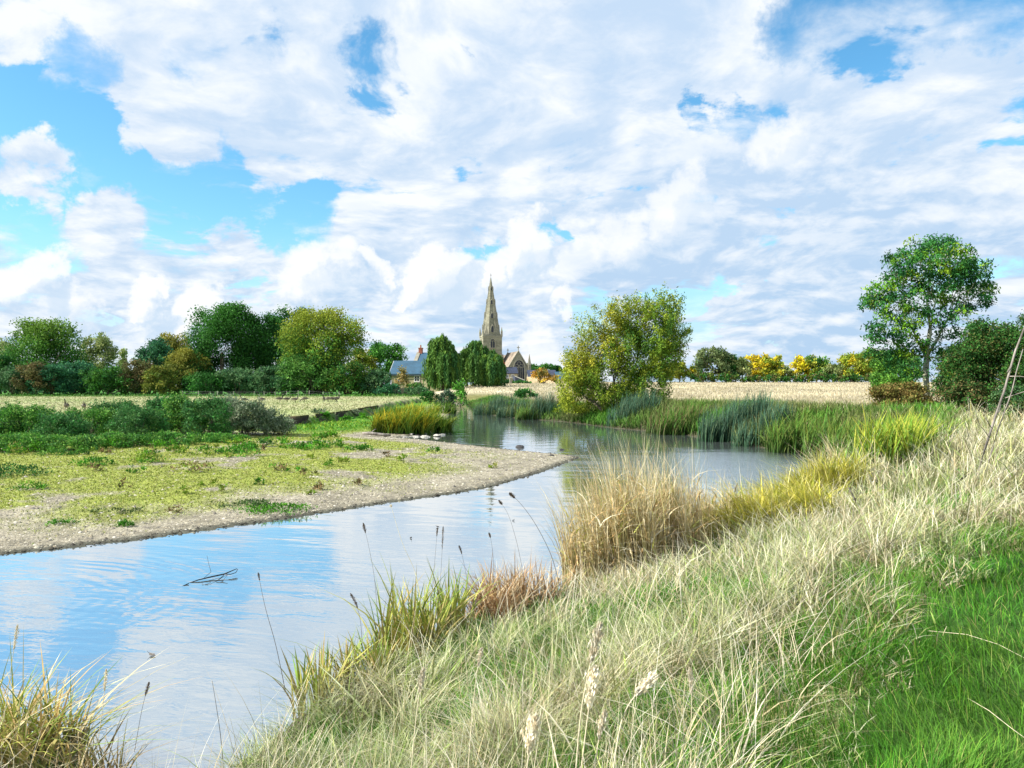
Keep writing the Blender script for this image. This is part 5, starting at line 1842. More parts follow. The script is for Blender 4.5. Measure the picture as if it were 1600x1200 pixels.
def far_bank_growth():
    """nettles, sedge and rank grass on the far bank and along the field edge"""
    parts = []
    n = 260000
    Y = rng.uniform(24, 125, n)
    px = rng.uniform(690, 1490, n)
    x = (px - 800) / F * Y
    d, ins, left = geo(x, Y)
    ok = ~ins & ~left & (d < 9) & (d > .02) & ((px > 985) | (d < 5)) & ((px < 1180) | (Y > 24.5 + .0 * px))
    x, Y, d, px_ok = x[ok], Y[ok], d[ok], px[ok]
    n = len(x)
    z = ground(x, Y)
    g = sstep(fbm(x, Y, .25, 3, 91), .4, .6)[:, None]
    h = rng.uniform(.45, 1.15, n) * (1 - .45 * sstep(d, 5, 9)) * np.where(px_ok < 985, .7, 1)
    c0 = np.array([.035, .085, .012]) * np.ones((n, 1))
    ca = pal(n, [(.07, .28, .02), (.11, .34, .025), (.16, .34, .04)])
    cb = pal(n, [(.20, .24, .07), (.30, .28, .12), (.14, .2, .05)])
    c1 = ca * g + cb * (1 - g)
    fade = sstep(d, 5.5, 8.5)[:, None]
    c1 = c1 * (1 - fade) + np.array([.5, .43, .24]) * fade
    parts.append(blades(np.stack([x, Y, z], 1), h, .06 * rng.uniform(.5, 1.4, n), rng.uniform(0, 6.3, n), np.abs(rng.normal(.15, .15, n)), np.abs(rng.normal(.35, .25, n)), 3, c0, c1, .18))
    return merge(parts)


V, q, t, C = far_bank_growth()
tag(build('bank_grass', V, [q, t], C, M['grass']), kind='stuff')


def field_grass():
    n = 90000
    u = rng.random(n)
    Y = 58 * (300 / 58) ** u
    px = rng.uniform(700, 1560, n)
    x = (px - 800) / F * Y
    d, ins, left = geo(x, Y)
    ok = ~ins & ~left & (d > 5 + 3 * rng.random(n))
    x, Y = x[ok], Y[ok]
    n = len(x)
    z = ground(x, Y)
    h = rng.uniform(.15, .4, n)
    v = .52 + .66 * fbm(x, Y * .35, .16, 3, 95)
    c0 = np.array([.48, .42, .28]) * v[:, None]
    c1 = pal(n, [(.66, .59, .43), (.60, .53, .38), (.72, .66, .52), (.52, .49, .29)]) * v[:, None]
    return blades(np.stack([x, Y, z], 1), h, .0008 * Y, rng.uniform(0, 6.3, n), np.abs(rng.normal(.15, .1, n)), np.abs(rng.normal(.25, .2, n)), 2, c0, c1, .1)


V, q, t, C = field_grass()
tag(build('field_grass', V, [q, t], C, M['grass']), kind='stuff')


def meadow_grass():
    n = 45000
    u = rng.random(n)
    Y = 38 * (160 / 38) ** u
    px = rng.uniform(-150, 700, n)
    x = (px - 800) / F * Y
    d, ins, left = geo(x, Y)
    ok = inside(x, Y, MEADOW) & ~ins
    x, Y = x[ok], Y[ok]
    n = len(x)
    z = ground(x, Y)
    far = sstep(Y, 138, 150)
    dim = .86
    k = sstep(fbm(x, Y, .1, 3, 97), .4, .62)[:, None]
    h = rng.uniform(.04, .14, n) + far * rng.uniform(.1, .55, n)
    c1 = pal(n, [(.52, .50, .28), (.45, .46, .22), (.60, .56, .36)]) * k + pal(n, [(.34, .42, .15), (.28, .36, .12), (.48, .48, .25)]) * (1 - k)
    c1 = dim * c1 * (1 - far[:, None]) + np.array([.07, .22, .02]) * far[:, None]
    return blades(np.stack([x, Y, z], 1), h, .0013 * Y, rng.uniform(0, 6.3, n), np.abs(rng.normal(.2, .2, n)), np.abs(rng.normal(.3, .2, n)), 2, c1 * .75, c1, .12)


V, q, t, C = meadow_grass()
tag(build('meadow_grass', V, [q, t], C, M['grass']), kind='stuff')


def bar_cover():
    """low moss, silverweed and grass on the gravel bar"""
    parts = []
    n = 170000
    u = rng.random(n)
    Y = 12.5 * (62 / 12.5) ** u
    px = rng.uniform(-120, 900, n)
    x = (px - 800) / F * Y
    d, ins, left = geo(x, Y)
    na = fbm(x, Y, .35, 4, 21)
    nb = fbm(x, Y, 1.3, 4, 31)
    mi = inside(x, Y, MEADOW)
    md, _ = seg_dist(x, Y, EDGE, closed=False)
    mm = moss_mask(x, Y, d, na, nb)
    lush = sstep(-md + 6 * (na - .5), -10, -3.5) * np.where(mi, 0, 1) * sstep(d, 2, 6)
    ok = ~ins & left & ~mi & (rng.random(n) < np.maximum(mm * .8, lush) + .02) & (d > .5)
    x, Y, lush, na = x[ok], Y[ok], lush[ok], na[ok]
    n = len(x)
    z = ground(x, Y)
    h = (.025 + .035 * rng.random(n)) * (1 + 3.6 * lush * rng.random(n))
    c1 = pal(n, [(.32, .36, .065), (.27, .33, .055), (.42, .41, .13), (.19, .29, .045)], [4, 4, 3, 2])
    cg = pal(n, [(.10, .30, .018), (.15, .35, .02), (.07, .2, .02), (.3, .4, .03)])
    lk = sstep(lush, .2, .8)[:, None]
    c1 = c1 * (1 - lk) + cg * lk
    parts.append(blades(np.stack([x, Y, z], 1), h, .0012 * Y * rng.uniform(.6, 1.4, n), rng.uniform(0, 6.3, n), np.abs(rng.normal(.5, .4, n)), np.abs(rng.normal(.4, .3, n)), 2, c1 * .85, c1, .11))
    return merge(parts)


V, q, t, C = bar_cover()
tag(build('moss_and_turf', V, [q, t], C, M['grass']), kind='stuff')


def pebbles():
    n = 60000
    u = rng.random(n)
    Y = 11.5 * (50 / 11.5) ** u
    px = rng.uniform(-150, 915, n)
    x = (px - 800) / F * Y
    d, ins, left = geo(x, Y)
    na = fbm(x, Y, .35, 4, 21)
    nb = fbm(x, Y, 1.3, 4, 31)
    mi = inside(x, Y, MEADOW)
    mm = moss_mask(x, Y, d, na, nb)
    md, _ = seg_dist(x, Y, EDGE, closed=False)
    ok = left & ~mi & ((~ins) | (d < .35)) & (rng.random(n) > mm * .9) & (md > 6)
    x, Y, d, ins = x[ok], Y[ok], d[ok], ins[ok]
    n = len(x)
    z = ground(x, Y)
    s = np.clip(.021 * np.exp(rng.normal(0, .5, n)) * (Y / 16) ** .6, .01, .065)
    base = np.array([(1, 0, 0), (0, 1, 0), (-1, 0, 0), (0, -1, 0), (.7, .7, .1), (-.7, .7, .1), (-.7, -.7, .1), (.7, -.7, .1), (0, 0, .75)], float)
    rim = [0, 4, 1, 5, 2, 6, 3, 7]
    f = np.array([[rim[k], rim[(k + 1) % 8], 8] for k in range(8)])
    a = rng.uniform(0, 6.3, n)
    el = rng.uniform(.6, 1.0, n)
    jv = 1 + .22 * rng.standard_normal((n, 9, 1))
    B = base[None] * jv
    bx = B[:, :, 0] * s[:, None]
    by = B[:, :, 1] * (s * el)[:, None]
    bz = B[:, :, 2] * (s * rng.uniform(.6, 1.1, n))[:, None]
    Vx = x[:, None] + bx * np.cos(a)[:, None] - by * np.sin(a)[:, None]
    Vy = Y[:, None] + bx * np.sin(a)[:, None] + by * np.cos(a)[:, None]
    Vz = z[:, None] + bz - (.15 * s)[:, None]
    V = np.stack([Vx, Vy, Vz], 2).reshape(-1, 3)
    F_ = (np.arange(n) * 9)[:, None, None] + f[None]
    c = pal(n, [(.42, .39, .30), (.33, .30, .22), (.54, .50, .42), (.17, .155, .13), (.31, .27, .19)], [4, 4, 1, 3.5, 2])
    wet = (ins | (d < .1 + .3 * rng.random(n)))
    c = np.where(wet[:, None], c * .22, c)
    C = np.repeat(c, 9, 0)
    return V, F_.reshape(-1, 3), C


V, f, C = pebbles()
tag(build('pebbles', V, [f], C, M['pebble'], smooth=True), kind='stuff')


# ------------------------------------------------------------------ weeds on the gravel bar
def weed(px, py, z, w, h, n, cols, label, group):
    X, Y = at(px, py, z)
    zb = gz(X, Y)
    e = empty('weed_clump', (X, Y, zb), 0, label, 'weed', group)
    k = max(4, n // 14)
    u = sphere_pts(k)
    u[:, 2] = np.abs(u[:, 2])
    cl = u * np.array([w * .5, w * .4, h * .75]) * (rng.uniform(.3, 1, k) ** .5)[:, None]
    i = rng.integers(0, k, n)
    P = cl[i] + rng.standard_normal((n, 3)) * np.array([.07 * w, .07 * w, .08 * h])
    P[:, 2] = np.abs(P[:, 2])
    c = pal(k, cols) * (1 + .15 * rng.standard_normal((k, 1)))
    C = np.clip(c[i] * (1 + .15 * rng.standard_normal((n, 1))), .01, .8)
    V, q, t, C4 = leaves(P, .0034 * Y, C, .45, .6)
    build('foliage', V, [q], C4, M['leaf'], e)
    pb = PB()
    for j in range(5):
        p = cl[rng.integers(0, k)]
        pb.tube([(0, 0, -.02), (p[0] * .5, p[1] * .5, p[2] * .6), tuple(p)], [.006, .005, .003], 4)
    pb.build('stems', M['bark'], e)


WG = [(.07, .24, .02), (.10, .30, .02), (.05, .16, .02)]
WY = [(.26, .34, .04), (.18, .30, .03), (.36, .38, .10)]
WB = [(.20, .14, .07), (.28, .2, .1), (.12, .12, .04)]
for (px, py, w, h, n, cols, lab) in ((10, 748, 2.2, .45, 900, [(.03, .12, .03), (.05, .17, .035), (.04, .1, .03)], 'dark green weed mound at the left edge of the gravel bar'), (45, 765, 1.0, .25, 260, WG, 'low green weed patch just below the dark mound'), (145, 732, 1.3, .35, 380, WG, 'bright green weed clump left of the largest one'),
                                     (232, 727, 1.3, .55, 560, WG + WY, 'largest yellow green weed clump in the middle of the bar'), (195, 806, .38, .22, 220, WG, 'small bright green tuft alone on the bare gravel'), (100, 806, .6, .14, 160, WG, 'thin green tuft left of the lone bright one'), (300, 738, 1.5, .4, 280, WY + WB, 'sparse flowering weeds right of the largest clump'),
                                     (430, 782, 1.9, .16, 900, WG, 'long flat bright green weed mat near the water'), (380, 778, 1.6, .14, 500, [(.10, .16, .05), (.07, .13, .04)], 'greyish left half of the flat weed mat near the water'), (360, 712, 1.4, .4, 300, WG, 'green weed clump below the silvery scrub'), (475, 704, 1.8, .32, 340, WG, 'green weed row in the middle of the stony flat'),
                                     (560, 703, 1.5, .3, 280, WG, 'green weed row at the right of the stony flat'), (435, 735, .8, .35, 160, WG + WB, 'spiky dark weed on the yellow moss'), (270, 788, .5, .3, 90, WB, 'rust brown dead weed beside the bare gravel'), (180, 790, 1.2, .12, 200, [(.10, .14, .05), (.07, .13, .04)], 'grey green creeping patch above the lone tuft')):
    weed(px, py, .3, w, h, n, cols, lab, None)
for (px, py, z, lab) in ((1352, 802, .75, 'small round leaved green plant in the straw by the pale dead cane'), (1506, 754, 1.3, 'green leafy plant at the foot of the leaning dead branch'), (1197, 880, .6, 'green leafy plant in the straw below the yellow sedge')):
    weed(px, py, z, .35, .38, 160, WG, lab, None)
for k in range(34):
    px, py = rng.uniform(120, 800), rng.uniform(700, 775)
    X, Y = at(px, py, .3)
    d, ins, left = geo(np.array([X]), np.array([Y]))
    if ins[0] or d[0] < 1.0:
        continue
    cols = (WG, WY, WB)[rng.integers(0, 3)]
    weed(px, py, .3, rng.uniform(.25, .6), rng.uniform(.15, .4), int(rng.uniform(40, 110)), cols, 'small weed scattered on the stony flat of the bar', 'small weeds on the gravel bar')
for k in range(26):
    px = rng.uniform(-20, 560)
    py = rng.uniform(690, 715) - (px > 430) * 14
    weed(px, py, .35, rng.uniform(.8, 1.6), rng.uniform(.3, .65), int(rng.uniform(160, 300)), (WG, SG, WG + WY)[k % 3], 'leafy green weed at the foot of the bank scrub', 'leafy weeds below the bank scrub')
for k in range(7):
    px, py = 500 + 14 * k + rng.uniform(-5, 5), 648 - 1.2 * k + rng.uniform(4, 12)
    weed(px, py, .45, rng.uniform(.8, 1.4), rng.uniform(.3, .6), 140, (SP, WG)[k % 2], 'pale weed on the slumped earth bank', 'weeds on the slumped earth bank')


# ------------------------------------------------------------------ stones, driftwood, things in the water
def rock(name, x, y, z, s, sq, m_, label, cat, group):
    pb = PB()
    rings = []
    n = 9
    for k, (zz, rr) in enumerate(((-.35, .75), (-.1, 1.0), (.2, .95), (.45, .72), (.6, .35))):
        ph = rng.uniform(0, .5)
        rings.append([(s * rr * math.cos(2 * math.pi * t / n + ph * .1) * rng.uniform(.82, 1.14), s * sq * rr * math.sin(2 * math.pi * t / n + ph * .1) * rng.uniform(.82, 1.14), s * zz * .62 * rng.uniform(.8, 1.1)) for t in range(n)])
    pb.loft(rings)
    o = pb.build(name, M[m_], None)
    o.location = (x, y, z)
    o.rotation_euler = (rng.uniform(-.2, .2), rng.uniform(-.2, .2), rng.uniform(0, 6.3))
    return tag(o, label, cat, group)


for k in range(26):
    px = rng.normal(645, 20)
    py = 680 + rng.uniform(-5, 3.5) - (px - 640) * .02
    X, Y = at(px, py, .02)
    rock('river_stone', X, Y, max(gz(X, Y), -.05) + .03, rng.uniform(.10, .32), rng.uniform(.6, .9), 'rock' if k % 4 else 'darkrock', 'grey stone in the heap at the water edge below the iris', 'stone', 'heap of stones below the iris')
for (px, py, s) in ((683, 682, .3), (666, 676, .3), (664, 679, .24)):
    X, Y = at(px, py, 0)
    rock('river_stone', X, Y, .03, s, .7, 'rock', 'pale flat stone standing in the water right of the heap', 'stone', 'pale stones in the water right of the heap')
X, Y = at(812, 699, 0)
rock('river_stone', X, Y, .02, .26, .7, 'darkrock', 'round dark stone standing out of the water beyond the gravel tip', 'stone', None)
X, Y = at(878, 703, 0)
rock('river_stone', X, Y, .01, .14, .7, 'darkrock', 'small dark stone in the water right of the round one', 'stone', None)
X, Y = at(862, 713, 0.05)
rock('river_stone', X, Y, gz(X, Y) + .02, .12, .7, 'darkrock', 'small dark stone on the tip of the gravel bar', 'stone', None)


def driftwood():
    X, Y = at(566, 678, .25)
    zb = gz(X, Y)
    e = empty('driftwood', (X, Y, zb), 0, 'pale bleached driftwood log lying on the gravel left of the stones', 'driftwood')
    b = PB()
    b.tube([(0, 0, .18), (.5, .05, .16), (1.1, -.05, .1), (1.7, -.1, .06)], [.07, .1, .09, .05], 7)
    b.build('log', M['deadwood'], e, True)
    b = PB()
    b.tube([(.5, .05, .2), (.7, .2, .38), (.8, .22, .42)], [.04, .03, .015], 5)
    b.build('branch_stub', M['deadwood'], e, True)


driftwood()


def floating_branch():
    X, Y = at(322, 908, 0)
    e = empty('floating_branch', (X, Y, 0.0), 0, 'thin black forked branch lying half sunk in the river', 'branch')
    k = 1.0 / F * Y          # metres per photograph pixel across
    kd = Y * Y / (H * F)     # metres per pixel in depth

    def p(px, py, z=.0):
        return ((px - 322) * k, -(py - 908) * kd, z)
    b = PB()
    b.tube([p(295, 912, -.015), p(310, 908, .02), p(325, 904.5, .035), p(341, 901.5, .05), p(354, 896.5, .09)], [.005, .009, .012, .011, .006], 6)
    b.build('main_stem', M['darkwood'], e, True)
    for pts, r_ in (([p(315, 907, .02), p(319, 901, .08), p(306, 895, .16), p(294, 889, .24)], .006), ([p(341, 901.5, .05), p(350, 901, .04), p(356, 899, .05), p(355, 896, .08)], .012), ([p(341, 902, .04), p(344, 906, .05), p(340, 909.5, .01)], .009),
                    ([p(340, 909, .01), p(346, 905, .05), p(351, 905, .07), p(350, 909, .02), p(344, 910, -.02)], .006), ([p(338, 905, .02), p(330, 910, .03), p(322, 912, .02), p(328, 915.5, -.01), p(335, 911.5, .02)], .006), ([p(296, 916, -.01), p(303, 913, .015)], .014)):
        b = PB()
        b.tube(pts, [r_ * .6, r_ * .6, r_ * .5, r_ * .4, r_ * .35][:len(pts)], 5)
        b.build('twig', M['darkwood'], e, True)


floating_branch()


def floating_leaf(px, py, s, m_, label):
    X, Y = at(px, py, 0)
    b = PB()
    b.loft([[(-s, 0, .004), (-s * .3, -s * .4, .008), (s * .7, -s * .25, .006), (s, 0, .02), (s * .6, s * .35, .008), (-s * .4, s * .4, .008)],
            [(-s, 0, .010), (-s * .3, -s * .4, .022), (s * .7, -s * .25, .016), (s, 0, .03), (s * .6, s * .35, .018), (-s * .4, s * .4, .018)]])
    b.tube([(s * .9, 0, .02), (s * 1.5, s * .2, .05)], [s * .07, s * .04], 4)
    o = b.build('floating_leaf', M[m_], None)
    o.location = (X, Y, 0.004)
    o.rotation_euler = (0, 0, rng.uniform(0, 6))
    return tag(o, label, 'leaf')


floating_leaf(642, 841, .05, 'darkwood', 'dark curled leaf floating in the middle of the river')
floating_leaf(802, 814, .03, 'darkwood', 'tiny dark leaf floating near the tan reed bed')
floating_leaf(684, 824, .035, 'darkwood', 'tiny dark leaf floating behind two thin stalks')
floating_leaf(238, 1025, .05, 'deadwood', 'pale curled leaf floating in the near water')


# ------------------------------------------------------------------ dead leaning branch at the right edge
def dead_branch():
    Y = 14.5
    X = xat(1526, Y)
    zb = gz(X, Y)
    zb = min(zb, zat(752, Y))
    e = empty('dead_branch', (X, Y, zb), 0, 'long bare dead branch leaning out of the grass at the right edge', 'branch')
    k = Y / F

    def p(px, py, dy=0.0):
        return ((px - 1526) * k, dy, zat(py, Y) - zb)
    b = PB()
    b.tube([p(1522, 770), p(1529, 735), p(1541, 700, .03), p(1553, 666, .05), p(1563, 640, .08), p(1574, 612, .1), p(1584, 580, .12), p(1594, 550, .15), p(1612, 510, .2), p(1640, 440, .25)], [.022, .022, .02, .021, .019, .02, .018, .018, .016, .01], 8)
    b.build('main_stem', M['deadwood'], e, True)
    b = PB()
    b.tube([p(1537, 738, -.05), p(1548, 703, -.04), p(1559, 668, -.02), p(1569, 642, -.02), p(1581, 612, 0), p(1591, 580, .05), p(1604, 545, .1)], [.009, .013, .012, .012, .011, .01, .007], 7)
    b.build('second_stem', M['deadwood'], e, True)
    for pts, r_ in (([p(1583, 588, .1), p(1592, 588, .0), p(1604, 590, -.1), p(1620, 586, -.2)], .010), ([p(1575, 622, .08), p(1588, 616), p(1604, 609, -.1), p(1625, 605, -.2)], .009), ([p(1551, 668, .05), p(1543, 663, -.05), p(1534, 655, -.15), p(1528, 650, -.2)], .008),
                    ([p(1548, 685, .04), p(1538, 676, -.05), p(1526, 664, -.1), p(1518, 650, -.15), p(1515, 640, -.2)], .008), ([p(1563, 645, .06), p(1572, 642, .2), p(1580, 632, .3)], .008), ([p(1580, 582, .12), p(1583, 574, .1), p(1585, 570, .1)], .009)):
        b = PB()
        b.tube(pts, [r_ * (1 - .6 * i / len(pts)) for i in range(len(pts))], 5)
        b.build('twig', M['deadwood'], e, True)
    # two thin dead canes lying in the grass nearby
    for lab, pts, m_, r_ in (('pale dead cane slanting through the grass at the pool edge', [(1326, 762), (1340, 782), (1356, 812)], 'deadwood', .016), ('short dark dead cane near the foot of the leaning branch', [(1518, 738), (1505, 752), (1494, 764)], 'darkwood', .014)):
        Yc = 13.0
        q = [(xat(a, Yc), zat(bb, Yc)) for a, bb in pts]
        e2 = empty('dead_cane', (q[-1][0], Yc, q[-1][1]), 0, lab, 'cane')
        b = PB()
        b.tube([(a - q[-1][0], .1 * i, c - q[-1][1]) for i, (a, c) in enumerate(q)], [r_ * .6, r_, r_], 6)
        b.build('stem', M[m_], e2, True)
        b = PB()
        a, c = q[1]
        b.tube([(a - q[-1][0], .1, c - q[-1][1]), (a - q[-1][0] + .08, .05, c - q[-1][1] + .14)], [r_ * .5, r_ * .3], 5)
        b.build('twig', M[m_], e2, True)


dead_branch()


# ------------------------------------------------------------------ single grass stalks
def stalk(Y, pts, label, dark=False, head=.25, hw=.012, group=None, rad=.0035, plume=True):
    q = [((a - 800) / F * Y, zat(b, Y)) for a, b in pts]
    e = empty('grass_stalk', (q[0][0], Y, q[0][1]), 0, label, 'grass stalk', group)
    L = [(a - q[0][0], .02 * i, c - q[0][1]) for i, (a, c) in enumerate(q)]
    # smooth
    P = []
    for i in range(len(L) - 1):
        p0, p1, p2, p3 = L[max(i - 1, 0)], L[i], L[i + 1], L[min(i + 2, len(L) - 1)]
        for k in range(5):
            t = k / 5
            P.append(tuple(.5 * ((2 * p1[j]) + (-p0[j] + p2[j]) * t + (2 * p0[j] - 5 * p1[j] + 4 * p2[j] - p3[j]) * t * t + (-p0[j] + 3 * p1[j] - 3 * p2[j] + p3[j]) * t ** 3) for j in range(3)))
    P.append(L[-1])
    b = PB()
    b.tube(P, [rad * (.62 if dark else .9) * (1 - .6 * i / len(P)) for i in range(len(P))], 5)
    b.build('stem', M['darkstem'] if dark else M['straw'], e, True)
    if plume:
        n = 460
        A = np.array(P)
        t = (1 - head + head * rng.random(n)) * (len(P) - 1)
        i = np.clip(t.astype(int), 0, len(P) - 2)
        f = (t - i)[:, None]
        C0 = A[i] * (1 - f) + A[i + 1] * f
        prof = np.sin(np.clip((t / (len(P) - 1) - (1 - head)) / head, 0.03, 1) * math.pi) ** .6
        Q = C0 + rng.standard_normal((n, 3)) * hw * prof[:, None] * .7
        ax = A[i + 1] - A[i]
        ax /= np.linalg.norm(ax, axis=1)[:, None]
        col = pal(n, [(.13, .10, .08), (.20, .15, .11)] if dark else [(.78, .71, .54), (.85, .80, .66), (.66, .56, .38)])
        s = hw * 1.25
        bb = np.cross(ax, rng.standard_normal((n, 3)))
        bb /= np.linalg.norm(bb, axis=1)[:, None]
        ax = ax + bb * .35
        V = np.empty((n, 4, 3))
        V[:, 0] = Q
        cr = np.cross(ax, bb)
        V[:, 1] = Q + ax * s * .5 + cr * s * .16
        V[:, 2] = Q + ax * s
        V[:, 3] = Q + ax * s * .5 - cr * s * .16
        build('seed_head', V.reshape(-1, 3), [(np.arange(n) * 4)[:, None] + np.arange(4)], np.repeat(col, 4, 0), M['grass'], e)
    return e


stalk(8.8, [(874, 915), (862, 870), (838, 822), (815, 790), (797, 773)], 'bent dark reed stalk with drooping seed head left of the tan reeds', True, .13, .013, None, .006)
stalk(8.8, [(820, 910), (808, 850), (794, 805), (780, 784)], 'thinner dark stalk left of the bent reed stalk', True, .14, .010)
stalk(8.8, [(772, 930), (771, 880), (768, 850), (764, 835)], 'short upright thin stalk left of the bent reed stalks', True, .2, .008)
stalk(8.6, [(590, 960), (584, 900), (574, 850), (566, 820)], 'thin dark stalk tilted left above the green reeds', True, .2, .010)
stalk(8.6, [(672, 960), (678, 890), (683, 826)], 'left of a pair of thin upright stalks in front of the river', True, .14, .007)
stalk(8.6, [(684, 960), (689, 890), (692, 824)], 'right of a pair of thin upright stalks in front of the river', True, .3, .008)
stalk(8.6, [(735, 960), (730, 910), (722, 870), (717, 855)], 'thin stalk right of the upright pair', True, .3, .008)
stalk(8.4, [(660, 960), (650, 900), (628, 850), (612, 800), (609, 792)], 'tall pale arched stalk behind the green reeds', False, .16, .009)
stalk(6.9, [(446, 1080), (430, 1010), (412, 950), (400, 898)], 'long dark bare stem standing in the water at the bank', True, .1, .006, None, .005)
stalk(7.2, [(566, 1010), (563, 975), (556, 948), (546, 931)], 'drooping grey seed head above the near reeds', True, .4, .009)
stalk(6.3, [(350, 1210), (343, 1150), (334, 1100), (327, 1068)], 'bare dark stem at the bottom beside the bank', True, .05, .004, None, .005, False)
stalk(5.9, [(5, 1130), (14, 1050), (22, 980)], 'pale thin grass stalk at the left edge', False, .3, .010)
stalk(6.1, [(210, 1175), (220, 1110), (229, 1070)], 'grass stalk with dark seed head right of the bottom left sedge', True, .3, .008)
stalk(6.1, [(150, 1180), (158, 1110), (162, 1050)], 'pale grass stalk among the bottom left sedge', False, .3, .010)
stalk(3.9, [(898, 1230), (908, 1120), (924, 1040), (940, 984)], 'tall white plumed grass in the middle foreground', False, .34, .019, None, .0045)
stalk(3.8, [(905, 1230), (918, 1130), (930, 1052)], 'shorter tan plumed grass beside the tall white plume', False, .4, .021, None, .0045)
stalk(3.8, [(955, 1230), (972, 1130), (1000, 1085), (1024, 1066)], 'tan plumed grass bending right in the foreground', False, .4, .021, None, .0045)
stalk(3.7, [(925, 1230), (936, 1160), (946, 1120)], 'low tan plume between the bending plumes', False, .5, .013)
stalk(3.6, [(820, 1230), (828, 1170), (836, 1130)], 'low broad tan plume left of the tall white plume', False, .6, .022, None, .0045)
stalk(4.2, [(730, 1230), (736, 1140), (744, 1060), (752, 1020)], 'slender pale grass stalk left in the foreground', False, .25, .010)
stalk(4.2, [(640, 1230), (650, 1120), (660, 1050)], 'pale grass stalk nearest the green reeds', False, .3, .012)
stalk(4.6, [(1075, 1200), (1082, 1110), (1080, 1050)], 'straight pale grass stalk right of the plumes', False, .35, .012)


def fallen_straw(pts, label):
    q = [hit(a, b) for a, b in pts]
    x0, y0 = q[0]
    e = empty('fallen_straw', (x0, y0, gz(x0, y0)), 0, label, 'straw')
    b = PB()
    b.tube([(x - x0, y - y0, gz(x, y) - e.location.z + .07 + .008 * math.sin(i * 1.7)) for i, (x, y) in enumerate(q)], [.0014, .0016, .0014, .001][:len(q)], 5)
    b.build('stem', M['straw'], e, True)
    x, y = q[-1]
    b = PB()
    b.tube([(x - x0, y - y0, gz(x, y) - e.location.z + .075), (x - x0 + .05, y - y0 - .04, gz(x, y) - e.location.z + .08)], [.003, .0015], 4)
    b.build('tip', M['straw'], e, True)


fallen_straw([(1512, 1112), (1545, 1135), (1580, 1160), (1615, 1185)], 'fallen pale straw lying across the lower end of the mown path')
fallen_straw([(1450, 1002), (1510, 1010), (1560, 1024), (1610, 1050)], 'long pale straw lying across the upper end of the mown path')


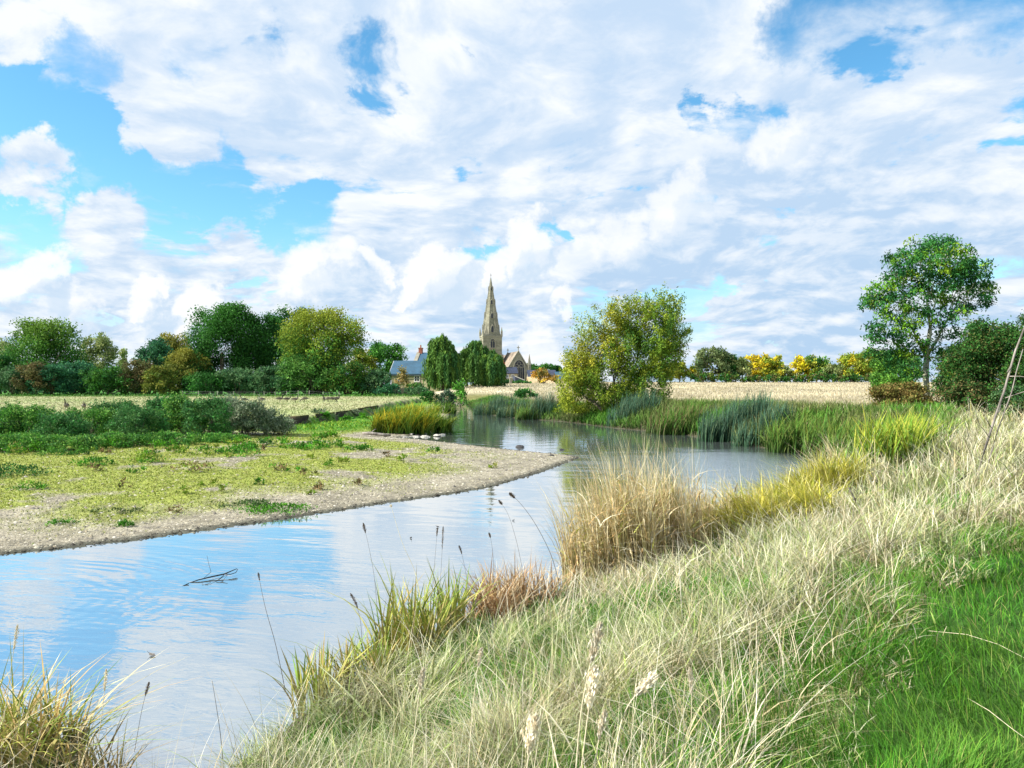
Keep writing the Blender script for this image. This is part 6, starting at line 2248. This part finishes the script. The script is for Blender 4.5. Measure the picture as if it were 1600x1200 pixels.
# ------------------------------------------------------------------ geese
def goose(px, py, face, pose, label):
    """a goose as one lofted body with neck and head, plus legs"""
    X, Y = at(px, py, .9)
    zb = gz(X, Y)
    e = empty('goose', (X, Y, zb), face, label, 'goose', 'geese grazing on the meadow')
    if pose == 'up':
        sp = [(-.42, .30, .015, .03), (-.34, .31, .06, .05), (-.2, .33, .115, .115), (0, .34, .15, .15), (.16, .36, .125, .135), (.24, .42, .07, .08), (.26, .52, .04, .045), (.27, .64, .033, .035), (.29, .72, .035, .038), (.33, .755, .038, .042), (.38, .75, .03, .03), (.43, .735, .014, .012), (.455, .73, .006, .006)]
    elif pose == 'low':
        sp = [(-.42, .34, .015, .03), (-.34, .34, .06, .05), (-.2, .34, .115, .115), (0, .34, .15, .15), (.16, .33, .125, .135), (.25, .30, .07, .08), (.33, .25, .042, .045), (.40, .17, .034, .035), (.45, .10, .034, .036), (.48, .065, .038, .04), (.52, .045, .03, .03), (.56, .03, .014, .012), (.58, .022, .006, .006)]
    else:
        sp = [(-.42, .31, .015, .03), (-.34, .32, .06, .05), (-.2, .33, .115, .115), (0, .34, .15, .15), (.16, .35, .125, .135), (.26, .38, .07, .08), (.33, .45, .042, .045), (.37, .52, .034, .035), (.40, .57, .036, .038), (.44, .585, .038, .04), (.49, .575, .03, .03), (.54, .56, .014, .012), (.56, .555, .006, .006)]
    n = 10
    V, C = [], []
    for i, (x, z, ry, rz) in enumerate(sp):
        a = sp[max(i - 1, 0)]
        b = sp[min(i + 1, len(sp) - 1)]
        t = Vector((b[0] - a[0], 0, b[1] - a[1])).normalized()
        u = Vector((-t.z, 0, t.x))
        for k in range(n):
            th = 2 * math.pi * k / n
            p = Vector((x, 0, z)) + Vector((0, 1, 0)) * ry * math.cos(th) + u * rz * math.sin(th)
            V.append(p)
            s = math.sin(th)
            if i <= 1:
                c = (.03, .03, .03) if s > -.2 else (.7, .7, .68)
            elif i <= 3:
                c = (.06, .048, .038) if s > -.45 else (.45, .41, .36)
            elif i == 4:
                c = (.12, .10, .08)
            elif i == 5:
                c = (.25, .22, .2)
            elif i == 9:
                c = (.7, .7, .68) if s < .3 else (.015, .015, .015)
            else:
                c = (.015, .015, .015)
            C.append(c)
    e.scale = (1.3, 1.3, 1.3)
    f = [[i * n + k, i * n + (k + 1) % n, (i + 1) * n + (k + 1) % n, (i + 1) * n + k] for i in range(len(sp) - 1) for k in range(n)]
    build('body', np.array(V), [np.array(f)], np.array(C), M['plumage'], e, True)
    for sy in (-1, 1):
        b = PB()
        b.tube([(.02, sy * .06, .24), (0, sy * .06, .1), (.02, sy * .06, .01)], [.022, .013, .012], 6)
        b.loft([[(-.02, sy * .06 - .02, 0), (.1, sy * .06 - .05, 0), (.12, sy * .06, 0), (.1, sy * .06 + .05, 0), (-.02, sy * .06 + .02, 0)], [(-.02, sy * .06 - .02, .015), (.1, sy * .06 - .05, .012), (.12, sy * .06, .012), (.1, sy * .06 + .05, .012), (-.02, sy * .06 + .02, .015)]])
        b.build('leg', M['gooseleg'], e)


for (px, py, a, pose, lab) in ((104, 641, -80, 'up', 'goose with raised black neck at the far left of the meadow'), (131, 642, -60, 'mid', 'goose with lower neck right of the far left one'), (381, 629.5, 200, 'up', 'goose just left of the silvery scrub, neck up'), (409, 629, 170, 'up', 'goose standing behind the silvery scrub'),
                               (437, 628, 10, 'up', 'upright goose, first in the open right of the scrub'), (448, 628.5, 20, 'mid', 'goose walking between two upright geese'), (461, 629, 0, 'up', 'tallest upright goose in the middle of the flock'), (476, 628, 180, 'low', 'goose grazing alone right of the tallest one'),
                               (506, 627.5, -90, 'up', 'small goose seen end on in the right group'), (513, 628, 180, 'low', 'grazing goose, left one of the right group'), (519, 628, 10, 'low', 'grazing goose in the middle of the right group'), (526, 627.5, 10, 'up', 'goose with raised neck at the right end of the flock')):
    goose(px, py, R(a), pose, lab)


# ------------------------------------------------------------------ fence along the hedge
def fence():
    Y = 150.0
    x0 = xat(280, Y)
    e = empty('wire_fence', (x0, Y, gz(x0, Y)), 0, 'post and wire fence along the foot of the far meadow hedge', 'fence')
    pxs = [285, 310, 340, 365, 397, 413, 430, 448, 466, 483, 505, 530]
    top = []
    for px in pxs:
        x = xat(px, Y)
        z = gz(x, Y) - e.location.z
        b = PB()
        h = rng.uniform(.85, 1.1)
        b.tube([(x - x0, 0, z - .2), (x - x0 + rng.uniform(-.05, .05), 0, z + h)], [.065, .06], 6)
        b.build('post', M['post'], e)
        top.append((x - x0, -.08, z + h - .15))
    for dz in (0, -.4, -.8):
        b = PB()
        b.tube([(a, bb, c + dz) for a, bb, c in top], .012, 4)
        b.build('wire', M['wire'], e)


fence()
